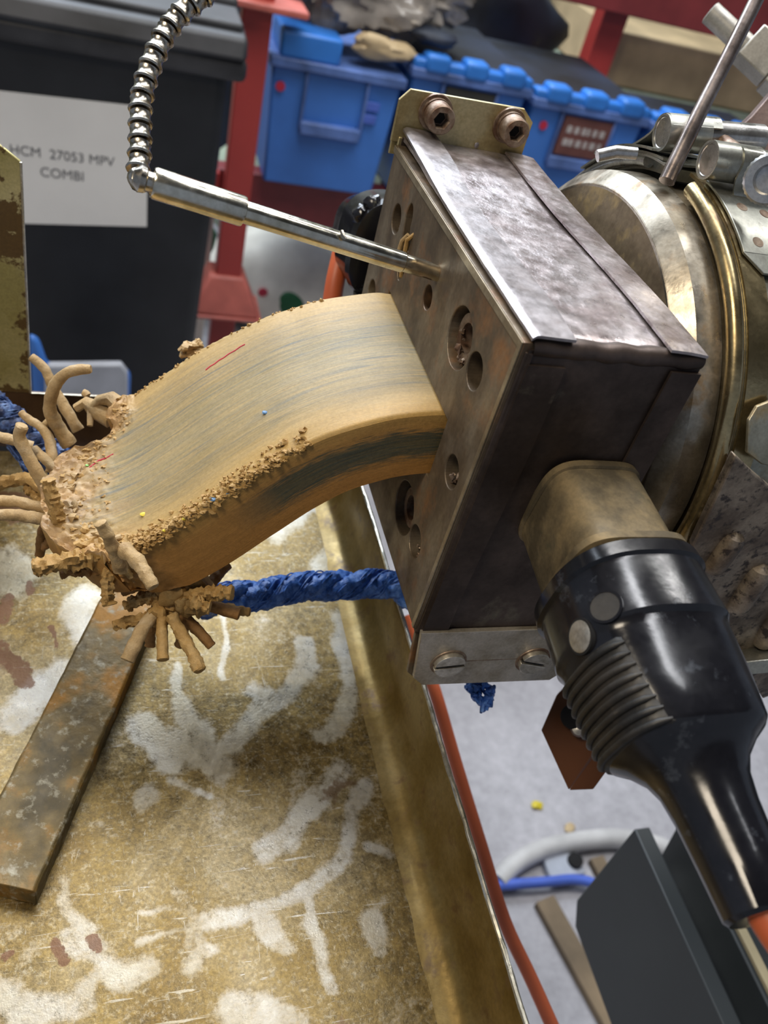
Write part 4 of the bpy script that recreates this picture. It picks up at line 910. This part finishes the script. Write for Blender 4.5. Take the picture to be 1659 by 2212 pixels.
# raised round spine on top of the body
spine = [(50.5, 9.0), (51.5, 10.6), (54, 11.0), (74, 10.2), (77.0, 9.6), (79, 7.5), (81, 5)]
# grip panel and ribs on the left side
def side_pt(s_, h, off=0.0):      # point on the left (-x) surface: s along, h across
    for i in range(len(secs)-1):
        if secs[i][0] <= s_ <= secs[i+1][0]:
            t_ = (s_-secs[i][0])/(secs[i+1][0]-secs[i][0]); a = secs[i][1]*(1-t_)+secs[i+1][1]*t_; b = secs[i][2]*(1-t_)+secs[i+1][2]*t_; e = secs[i][3]
            q = min(0.999, abs(h)/b); x = a*(1-q**e)**(1/e)
            g = V((x/a, 0)) ; nx_ = (x/a)**(e-1)/a; nzz = math.copysign((abs(h)/b)**(e-1)/b, h); l_ = math.hypot(nx_, nzz)
            nrm = (pu*(-nx_/l_)+pw*(nzz/l_))
            return PB+pdv*s_-pu*x+pw*h+nrm*off, nrm
    return PB, V((-1, 0, 0))
vs = []; fs = []; nu, nv = 16, 22
for k, off in ((0, 0.45), (1, -1.5)):
    for j in range(nv+1):
        for i in range(nu+1):
            s_ = 54.0+24.0*j/nv; h = -14.5+30.2*i/nu
            edge = min(i, nu-i, j, nv-j); o2 = off if (k or edge > 0) else -0.6
            vs.append(side_pt(s_, h, o2)[0])
N = (nu+1)*(nv+1)
for j in range(nv):
    for i in range(nu):
        a = j*(nu+1)+i; fs.append((a, a+1, a+nu+2, a+nu+1)); fs.append((N+a+nu+1, N+a+nu+2, N+a+1, N+a))
mb = MB(); mb.add(vs, fs, True); mb.build('grip_panel', M['grip'], plug)
for k in range(8):
    s_ = 55.8+k*2.85
    P = [side_pt(s_+0.6*(h+12)/20, h, 0.5)[0] for h in [(-13+27.6*i/18) for i in range(19)]]
    MB().tube(P, [0.4]+[0.95]*17+[0.3], 10).build('grip_rib', M['grip'], plug)
def disc_on(px, py, r, prof, name, mat, parent, ell=1.0):
    best = None
    for si in range(300, 800, 4):
        for hi in range(-190, 200, 5):
            p, nrm = side_pt(si/10, hi/10)
            c = ROT.transposed() @ (p-CAM); X = 829.5+FPX*c.x/-c.z; Y = 1106-FPX*c.y/-c.z
            e = (X-px)**2+(Y-py)**2
            if best is None or e < best[0]: best = (e, p, nrm)
    return MB().lathe([(t_, q*r) for t_, q in prof], best[1], best[2], 28).build(name, mat, parent)
disc_on(1252, 1376, 4.0, [(-1, 0.2), (-1, 1), (0.25, 1), (0.4, 0.9), (0.35, 0.1)], 'cover_screw', M['screw'], plug)
disc_on(1252, 1376, 4.6, [(-1, 0.5), (-1, 1), (0.12, 1), (0.15, 0.5)], 'screw_recess', M['black'], plug)
for (x, y, r) in ((1305, 1311, 4.4), ):
    disc_on(x, y, r, [(-1, 0.8), (-1, 1), (0.5, 1), (0.5, 0.84), (-0.9, 0.84)], 'recess_ring', M['plug'], plug)
    disc_on(x, y, r*0.84, [(-1, 0.3), (-1, 1), (0.38, 1), (0.38, 0.1)], 'recess_floor', M['grip'], plug)
disc_on(1205, 1425, 2.6, [(-1, 0.3), (-1, 1), (0.2, 1), (0.2, 0.1)], 'vent_hole', M['black'], plug)
MB().tube(spl([PB+pdv*108, PB+pdv*118+V((1.5, 0, 0)), PB+pdv*126+V((7, 0, -3)), PB+pdv*134+V((20, 0, -14)), PB+pdv*138+V((50, 10, -60))]), 4.2, 16).build('cable', M['orange'], plug)

# far plug on the hidden side of the box
fplug = thing('far_heater_plug', 'black heater plug half hidden behind the die, orange cable below', 'plug', (10, 170, -90))
def floft(secs, mat, name):
    mb = MB(); n = 40; vs = []
    for (y, x, z, a, b) in secs:
        for k in range(n):
            an = 2*PI*k/n; c, d = math.cos(an), math.sin(an); e = 3.0
            vs.append((x+a*math.copysign(abs(c)**(2/e), c), y, z+b*math.copysign(abs(d)**(2/e), d)))
    m = len(secs); fs = [(i*n+k, i*n+(k+1) % n, (i+1)*n+(k+1) % n, (i+1)*n+k) for i in range(m-1) for k in range(n)]+[tuple(range(n)), tuple((m-1)*n+k for k in range(n))]
    mb.add(vs, fs, True); return mb.build(name, mat, fplug)
floft([(139, 27, -54, 14, 16), (163, 25, -55, 14.5, 16.5)], M['hood'], 'shroud')
floft([(160, 23, -56, 20, 20), (161, 23, -56, 23.5, 23), (166, 22.5, -57, 23.8, 23.5), (167, 22, -58, 22.5, 22.5), (185, 21, -60, 22.8, 22.0), (187, 20.5, -61, 20.5, 20), (205, 19, -66, 18, 17.5), (212, 18, -70, 13, 13), (230, 17, -75, 9, 9)], M['plug'], 'plug_body')
for (px, py) in ((788, 432), (762, 452), (797, 500)):
    p = on(px, py, 1, 170); MB().lump((p.x+2.5, 166, p.z), 4.0, px, 0.2, 14, 0.3, (0.9, 1, 1.1)).build('grip_knob', M['plug'], fplug)
fc = [at(800, 470, 392), at(778, 462, 388), at(752, 490, 383), at(735, 560, 380), at(722, 620, 380), at(712, 700, 385), at(705, 800, 400)]
MB().tube(spl(fc), 4.4, 16).build('cable', M['orange'], fplug)
MB().prism([at(775,570,366), at(808,545,366), at(815,640,366), at(760,690,366), at(762,620,366)], (10, 3, 0)).build('terminal_box', M['bin'], fplug, bevel=0.5)

# ================================================================== BLUE ROPE
rope = thing('blue_rope', 'thick twisted blue rope lying across the tray behind the torn strip', 'rope', (-40, 75, -175))
def twist(path, R, r, turns, n=120, k0=3, name='rope_strand', mat='rope', fl=1.0):
    P = spl(path, n)
    for s_ in range(k0):
        q = []
        for i, p in enumerate(P):
            d = P[min(i+1, n)]-P[max(i-1, 0)]; u, w = frame(d); a = 2*PI*(s_/k0+turns*i/n); q.append(p+(u*math.cos(a)+w*math.sin(a)*fl)*R)
        MB().tube(q, r, 14, True, 0.22, s_*3.3, 0.55).build(name, M[mat], rope)
    mb = MB()
    for s_ in range(16):
        q = []; ph = random.random()
        for i, p in enumerate(P):
            if i % 2: continue
            d = P[min(i+1, n)]-P[max(i-1, 0)]; u, w = frame(d); a = 2*PI*(ph+turns*i/n); rr_ = (R+r)*(0.86+0.12*math.sin(i*0.4+s_)); q.append(p+(u*math.cos(a)+w*math.sin(a)*fl)*rr_)
        mb.tube(q, 0.33, 6, True)
    tag(mb.build('rope_fibres', M[mat], rope), kind='stuff')
zr1 = -152
twist([at(440,1305,330), on(480,1292,2,zr1), on(560,1285,2,zr1), on(650,1268,2,zr1), on(740,1265,2,zr1), on(830,1262,2,zr1), on(900,1290,2,zr1+2), on(960,1330,2,zr1-6)], 2.7, 3.6, 3.1)
twist([at(-60,850,330), at(-10,885,330), at(40,925,335), at(85,965,340), at(130,1000,346), at(170,1040,352)], 2.9, 3.9, 2.2, mat='rope_dark')
mb = MB()
for k in range(22):
    x0_, y0_ = random.uniform(1005, 1065), random.uniform(1472, 1490); pts = []
    for i in range(7):
        pts.append(at(x0_+(1055-x0_)*i/8+6*math.sin(i*1.7+k), y0_+i*random.uniform(4, 9), 320+random.uniform(-3, 3)))
    mb.tube(spl(pts, 14), 0.75, 6, True, .2, k)
tag(mb.build('frayed_end', M['rope'], rope), 'loose frayed blue fibres', kind='stuff')
MB().tube(spl([on(900,1290,2,zr1+2), at(960,1330,345), at(1000,1400,340), at(1030,1480,322)]), 4.0, 14, True, .2).build('rope_tail', M['rope'], rope)
mb = MB()
for k in range(14):
    pts = [at(x+random.uniform(-8, 8), y+random.uniform(-8, 8), 336+random.uniform(-4, 4)) for x, y in ((20,960),(40,985),(52,1005),(60,1020))]; mb.tube(spl(pts, 8), 0.4, 5, True)
tag(mb.build('frayed_fibres', M['rope_dark'], rope), kind='stuff')

# ================================================================== BELOW THE MACHINE
h = MB().tube(spl([at(880,1330,470), at(905,1400,465), at(940,1495,455), at(985,1650,450), at(1040,1830,440), at(1090,1990,432), at(1150,2120,426), at(1230,2300,418), at(1320,2500,410)], 40), 3.6, 16).build('orange_hose', M['orange'])
tag(h, 'orange cable hanging down along the tray rim', 'cable')
bb = thing('brown_bracket', 'glossy brown metal bracket with a hole, hanging under the black plug', 'bracket', at(1240, 1720, 372))
f1 = [at(1168,1578,360), at(1202,1500,368), at(1260,1440,374), at(1330,1560,366), at(1300,1600,362), at(1228,1708,352)]
MB().prism(f1, (8, 4, 1)).build('bracket_face', M['brown_box'], bb, bevel=0.4)
MB().prism([at(1228,1708,352), at(1282,1706,355), at(1330,1640,360), at(1300,1590,364)], (5, 6, 2)).build('bracket_flange', M['brown_box'], bb, bevel=0.4)
MB().lathe([(0, 2.2), (0.3, 5.4), (0.6, 5.0), (0.8, 2.2)], at(1238,1548,357), (ray(1238,1548)*-1), 24).build('rim_ring', M['black'], bb)
MB().lathe([(0, .2), (0, 3.4), (1.2, 2.6), (1.4, .2)], at(1250,1575,356), (ray(1250,1575)*-1), 20).build('bolt_head', M['clamp'], bb)

g1 = at(1370, 1790, 550); Lx = 150
gb = thing('machine_base_beam', 'dark grey steel beam below the plug, nearer of the two grey beams', 'beam', (g1.x+20, -120, -506))
MB().prism([(g1.x, 43.9, -379.9), (g1.x, 41.5, -485), (g1.x, 29, -501), (g1.x, -330, -501), (g1.x, -330, -379.9)], (12, 0, 0)).build('beam_body', M['dark_box'], gb, bevel=1.0)
g2 = at(1465, 1780, 560)
gb = thing('machine_base_beam', 'dark grey steel beam with cream edge strip, farther of the two grey beams', 'beam', (g2.x+20, -120, -470))
MB().prism([(g2.x, 43.3, -379.6), (g2.x, 35.1, -424), (g2.x, 20, -470), (g2.x, -330, -470), (g2.x, -330, -379.6)], (40, 0, 0)).build('beam_body', M['dark_box'], gb, bevel=1.0)
MB().box((g2.x+3, -330, -379.4), (g2.x+9, 40, -376)).build('edge_strip', M['cream'], gb, bevel=0.4)  # cream strip paints the light along the beam's top edge
MB().box((g2.x+20, -330, -379.4), (g2.x+24, 40, -374)).build('cover_lip', M['dark_box'], gb)
gs = thing('machine_frame_plate', 'pale galvanised plate between the two dark grey beams', 'plate', (g1.x+30, -120, -430))
MB().box((g1.x+12.5, -320, -425), (g2.x-0.5, 30, -415)).build('plate', M['clamp'], gs)
hz_ = -1045
ring_ = [on(px, py, 2, hz_) for px, py in [(1075,1905),(1110,1868),(1170,1836),(1250,1818),(1340,1812),(1430,1830),(1500,1880)]]
tag(MB().tube(spl(ring_, 40), 15, 16).build('grey_hose', M['hose_grey']), 'curved pale grey hose loop on the concrete floor', 'hose')
tag(MB().tube(spl([on(px, py, 2, -1042) for px, py in [(980,1920),(1080,1912),(1180,1905),(1240,1900),(1290,1912),(1340,1960)]], 30), 7.5, 14).build('blue_air_line', M['hose_blue']), 'thin blue air line lying over the grey hose on the floor', 'hose')
for (pa_, pb_, w_, lab) in (((1178,1940),(1345,2240),16,'tan dusty floor channel left of the grey beams'), ((1290,1850),(1420,2100),12,'tan dusty floor channel partly under the grey beams')):
    a = on(*pa_, 2, -1045); b = on(*pb_, 2, -1045); d = (b-a).normalized(); sdv = V((-d.y, d.x, 0))
    tag(MB().obox((a+b)/2+V((0, 0, -7)), (b-a)/2, sdv*w_, V((0, 0, 7))).build('floor_channel', M['slat'], bevel=1.5), lab, 'channel')
dt = [on(1180+i*0, 0, 2, -1060) for i in range(0)]
cb = on(1215, 1872, 2, -1052); tag(MB().obox(cb, (30, 0, 0), (0, 18, 0), (0, 0, 8)).build('pipe_clip', M['white_plastic'], bevel=3), 'small pale clip on the floor inside the grey hose loop', 'clip')
cb = on(1240, 1862, 2, -1046); tag(MB().lathe([(0, 4), (0, 12), (8, 12), (9, 4)], cb, (0, 0, 1), 16).build('black_knob', M['black']), 'small black knob beside the pale clip inside the hose loop', 'knob')
for (px, py, mt, lab) in ((1160, 1738, 'yellow', 'yellow crumb on the concrete below the brown bracket'), (1232, 1787, 'board', 'tan crumb on the concrete above the grey hose')):
    p = on(px, py, 2, -1056); tag(MB().lump(p, 8, px, 0.4, 12, 0.1, (1.2, 1, 0.4)).build('floor_crumb', M[mt]), lab, 'crumb')
# machine bed hidden under the barrel
bed = thing('machine_pedestal', 'steel pedestal carrying the extruder barrel', 'pedestal', (900, 100, -1060))
MB().box((820, 0, -1060), (1000, 200, -150)).build('pedestal_column', M['dark_box'], bed, bevel=2)
MB().box((800, 10, -150), (1010, 190, -137.5)).build('saddle', M['dark_box'], bed, bevel=1)

# ================================================================== BACKGROUND
YBN = 1000
bn = thing('wheeled_bin', 'large black bin with white paper label and dark ridged lid', 'bin', (-300, YBN+250, -1060))
tl, br_ = 44, 12
MB().prism([(-620, YBN, -205), (tl, YBN, -205), (br_, YBN, -1030), (-590, YBN, -1030)], (0, 480, 0)).build('bin_body', M['bin'], bn, bevel=18, seg=3)
for k in range(5): pass
MB().box((-640, YBN-16, -232), (60, YBN+500, -204)).build('bin_rim', M['bin_lid'], bn, bevel=8)
MB().prism([(-640, YBN-22, -206), (58, YBN-22, -206), (58, YBN-14, -176), (58, YBN+500, -120), (-640, YBN+500, -120), (-640, YBN-14, -176)][:2]+[(58, YBN-10, -180), (-640, YBN-10, -180)], (0, 60, 3)).build('lid_edge', M['bin_lid'], bn, bevel=6)
for i, (yy, zz, hh) in enumerate(((20, -178, 14), (95, -166, 14), (180, -152, 16), (290, -138, 16), (400, -124, 16))):
    MB().box((-640, YBN+yy, zz-16), (54, YBN+yy+95, zz+hh-8)).build('lid_ridge', M['bin_lid'], bn, bevel=7, seg=3)
MB().box((-640, YBN+10, -205), (54, YBN+495, -170)).build('lid_panel', M['bin_lid'], bn, bevel=5)
lab0 = [on(-60, 190, 1, YBN-1.5), on(320, 232, 1, YBN-1.5), on(317, 490, 1, YBN-1.5), on(-60, 480, 1, YBN-1.5)]
pl_ = MB().prism([(lab0[0].x, YBN-0.2, lab0[0].z), (lab0[1].x, YBN-0.2, lab0[1].z), (lab0[2].x, YBN-0.2, lab0[2].z), (lab0[3].x, YBN-0.2, lab0[3].z)], (0, -1.2, 0)).build('paper_label', M['paper'], bn)
t0 = on(136, 346, 1, YBN-1.6); t1 = on(135, 386, 1, YBN-1.6); te = on(248, 352, 1, YBN-1.6); ts = on(10, 322, 1, YBN-1.6)
rt = (te-ts); rt.y = 0
tw = rt.length
text_mesh('label_lettering', 'HCM  27053 MPV', 17.2, (t0.x, YBN-1.6, t0.z), rt, V((-rt.z, 0, rt.x)), M['ink'], pl_)
text_mesh('label_lettering', 'COMBI', 17.6, (t1.x, YBN-1.6, t1.z), rt, V((-rt.z, 0, rt.x)), M['ink'], pl_)
MB().box((12, YBN+500, -1060), (30, YBN+520, -960)).build('wheel', M['bin'], bn)
for x_ in (-560, -20): MB().lathe([(0, 20), (0, 60), (30, 60), (30, 20)], (x_, YBN+400, -1000), (1, 0, 0), 20).build('wheel', M['bin'], bn)
MB().box((-560, YBN+30, -1060), (-20, YBN+60, -1030)).build('foot', M['bin'], bn)

YP = 1500
def boxthing(name, label, cat, lo, hi, mat, bevel=0, group=None):
    return tag(MB().box(lo, hi).build(name, mat, bevel=bevel), label, cat, group)
rack = thing('storage_rack', 'red steel rack post and beams holding the blue crates', 'rack', (135, YP+20, -1060))
MB().box((110, YP, -1060), (164, YP+34, 700)).build('post', M['red'], rack, bevel=3)
for zt, col in ((-838, 'red_foot'), (-258, 'red_foot')):
    x0_, x1_ = 62, 208
    if zt > -500:
        MB().prism([(92, YP-30, zt+22), (222, YP-30, zt+22), (222, YP-30, zt+10), (92, YP-30, zt+10)], (0, 90, 0)).build('collar', M[col], rack, bevel=3)
        continue
    vs = [(x0_, YP-40, zt), (x1_, YP-40, zt), (x1_, YP+70, zt), (x0_, YP+70, zt), (98, YP-6, zt+78), (172, YP-6, zt+78), (172, YP+62, zt+78), (98, YP+62, zt+78)]
    mb = MB(); mb.add(vs, [(0,3,2,1),(4,5,6,7),(0,1,5,4),(1,2,6,5),(2,3,7,6),(3,0,4,7)]); mb.build('collar', M[col], rack, bevel=6)
    MB().box((x0_-6, YP-44, zt-8), (x1_+6, YP+72, zt)).build('collar_lip', M[col], rack, bevel=3)
    MB().box((52, YP-6, zt+8), (66, YP+60, zt+76)).build('collar_wing', M['sack'], rack, bevel=3)
MB().box((48, YP+62, -655), (1500, YP+110, -560)).build('beam', M['red_dark'], rack, bevel=3)
MB().box((48, YP+40, -655), (104, YP+62, -560)).build('beam_end', M['red'], rack, bevel=3)
# blue crates
def crate(x0, x1, zb, zt, y, label, lab=None, teeth=True, dp=380):
    cr_ = thing('storage_crate', label, 'crate', ((x0+x1)/2, y+200, zb), 'blue plastic crates on the red rack')
    ins = 16
    MB().prism([(x0+ins, y+8, zb), (x1-ins, y+8, zb), (x1-4, y, zt), (x0+4, y, zt)], (0, dp, 0)).build('crate_body', M['blue'], cr_, bevel=5)
    MB().box((x0-2, y-12, zt-16), (x1+2, y+dp+12, zt+2)).build('crate_rim', M['blue_rim'], cr_, bevel=3)
    w = x1-x0
    for k in (0.27, 0.73): MB().box((x0+w*k-3, y-8, zt-120), (x0+w*k+3, y+6, zt-14)).build('rib', M['blue_rim'], cr_, bevel=1.5)
    MB().box((x0+w*0.27, y-12, zt-128), (x0+w*0.73, y+6, zt-104)).build('handle_ledge', M['blue_rim'], cr_, bevel=3)
    if teeth:
        MB().box((x0, y+4, zt), (x1, y+dp, zt+16)).build('lid', M['navy'], cr_, bevel=5)
        MB().box((x0, y-8, zt-2), (x1, y+26, zt+18)).build('lid_edge', M['blue_lid'], cr_, bevel=5)
        for k in range(3):
            xx = x0+w*(0.08+0.32*k); MB().box((xx, y-16, zt-4), (xx+w*0.20, y+30, zt+30)).build('lid_tooth', M['blue_lid'], cr_, bevel=9, seg=3)
    if lab:
        b = MB().box((x0+w*0.30, y-6, zt-100), (x0+w*0.72, y+4, zt-22)).build('label', M[lab[0]], cr_)
        for ln, tx in enumerate(lab[1]):
            mb = MB(); xx = x0+w*0.34
            while xx < x0+w*0.67:
                ww = random.uniform(5, 13); mb.box((xx, y-7, zt-54-26*ln), (xx+ww, y-6, zt-40-26*ln)); xx += ww+random.choice((2.5, 3, 7))
            tag(mb.build('faded_print', M['label_text'], b), kind='stuff')
    return cr_
c1_ = crate(172, 432, -558, -322, 1575-60, 'blue crate directly right of the red post, ledge handle, no lid', None, False)
MB().box((186, 1510, -322), (300, 1640, -276)).build('lid_flap', M['blue_lid'], c1_, bevel=6)
MB().lathe([(0, 1), (0, 9), (1, 9), (1, 1)], (195, 1513, -372), (0, -1, 0), 16).build('red_dot', M['fleck_red'], c1_)
MB().box((360, 1511, -388), (392, 1515, -372)).build('moulded_mark', M['hose_blue'], c1_, bevel=1)
MB().box((364, 1511, -412), (390, 1515, -396)).build('moulded_mark', M['hose_blue'], c1_, bevel=1)
crate(446, 700, -558, -300, 1530, 'blue lidded crate with dark label, second from the red post', ('label_dark', [0, 1]))
c3_ = crate(712, 985, -558, -312, 1530, 'blue lidded crate with brown label and red dot, third from the red post', ('label_brown', [0, 1]))
MB().lathe([(0, 1), (0, 9), (1, 9), (1, 1)], (752, 1529, -362), (0, -1, 0), 16).build('red_dot', M['fleck_red'], c3_)
crate(1000, 1290, -558, -318, 1535, 'blue lidded crate at the far right end of the row', None, True, 150)
# bags on top of the crates
mb = MB(); mb.lump((345, 1650, -205), 108, 3, 0.30, 64, 0.018, (1.45, 0.8, 0.8)); mb.lump((450, 1650, -185), 88, 5, 0.35, 56, 0.022, (1.1, 0.8, 0.9))
tag(mb.build('plastic_bag', M['bag']), 'shiny grey plastic film bag piled on the blue crates', 'bag')
tag(MB().lump((385, 1540, -282), 26, 9, 0.35, 26, 0.03, (2.2, 1, 0.8)).build('beige_cloth', M['board']), 'crumpled beige cloth on the crate rim under the grey bag', 'cloth')
tag(MB().lump((492, 1560, -250), 28, 7, 0.3, 24, 0.02, (1.6, 1, 0.6)).build('dark_cloth', M['navy']), 'dark navy cloth bundle beside the grey bag', 'cloth')
mb = MB(); mb.lump((740, 2130, -330), 130, 9, 0.2, 40, 0.006, (2.2, 0.8, 1.3))
tag(mb.build('tarpaulin_heap', M['navy']), 'dark navy tarpaulin heap behind the lidded crates', 'tarpaulin')
boxthing('shelf_back_sheet', 'dark sheet hanging behind the crates', 'sheet', (200, 2560, -1000), (1100, 2580, 400), M['navy'])
# sacks under the beam
sk = thing('printed_sack', 'pale sack with green print under the red beam', 'sack', (330, 1850, -1060))
MB().lump((330, 1850, -930), 150, 4, 0.12, 40, 0.006, (1.5, 0.9, 0.9)).build('sack_body', M['sack'], sk)
for (px, py, r, mt) in ((620, 665, 42, 'green'), (568, 632, 12, 'fleck_red')):
    p = on(px, py, 1, 1722); MB().lump(p, r, px, 0.1, 20, 0.01, (1, 0.35, 1)).build('print_mark', M[mt], sk)
sk = thing('printed_sack', 'pale grey sack behind, stacked upper against the rack', 'sack', (380, 2160, -1060))
MB().lump((400, 2180, -850), 170, 8, 0.12, 40, 0.006, (1.6, 0.8, 1.1)).build('sack_body', M['pale_green'], sk)
tag(MB().lump((95, 1740, -800), 42, 2, 0.2, 20, 0.02, (1, .6, 1)).build('green_bag', M['green']), 'small dark green bag between bin and red post', 'bag')
boxthing('pale_board', 'pale upright board standing between the bin and the red post', 'board', (84, 1640, -1060), (112, 1664, -640), M['sack'], 3)
# right background shelf
rk = thing('rear_shelf', 'red framed rear shelf with boards near the top right corner', 'shelf', (1300, 2250, -1060))
MB().box((760, 1900, -190), (1800, 1960, -85)).build('shelf_beam', M['red_dark'], rk, bevel=3)
MB().box((1030, 1965, -1060), (1100, 2020, 500)).build('shelf_post', M['red'], rk, bevel=3)
boxthing('board_stack', 'tan board stack on the rear shelf', 'boards', (1130, 2050, -372), (1900, 2500, -245), M['board'], 4)
boxthing('painted_board', 'pale green painted board under the tan boards', 'board', (1130, 2040, -420), (1900, 2500, -374), M['pale_green'], 4)
# behind the tray, left
YT = 800
q = [on(x, y, 1, YT) for x, y in [(62,725),(84,738),(102,790),(262,790),(283,812)]]
o = thing('blue_tub', 'blue tub with pale grey lid seen just over the tray rim, before the black bin', 'tub', (q[2].x, YT+60, -1060))
MB().prism([(p.x, YT, p.z) for p in q]+[(q[4].x-2, YT, -1060), (q[0].x, YT, -1060)], (0, 14, 0)).build('tub_body', M['blue'], o, bevel=6)
g = [on(x, y, 1, YT-8) for x, y in [(96,800),(104,790),(262,788),(276,806),(276,900),(96,900)]]
MB().prism([(p.x, YT-8, p.z) for p in g], (0, 12, 0)).build('grey_panel', M['white_plastic'], o, bevel=3)
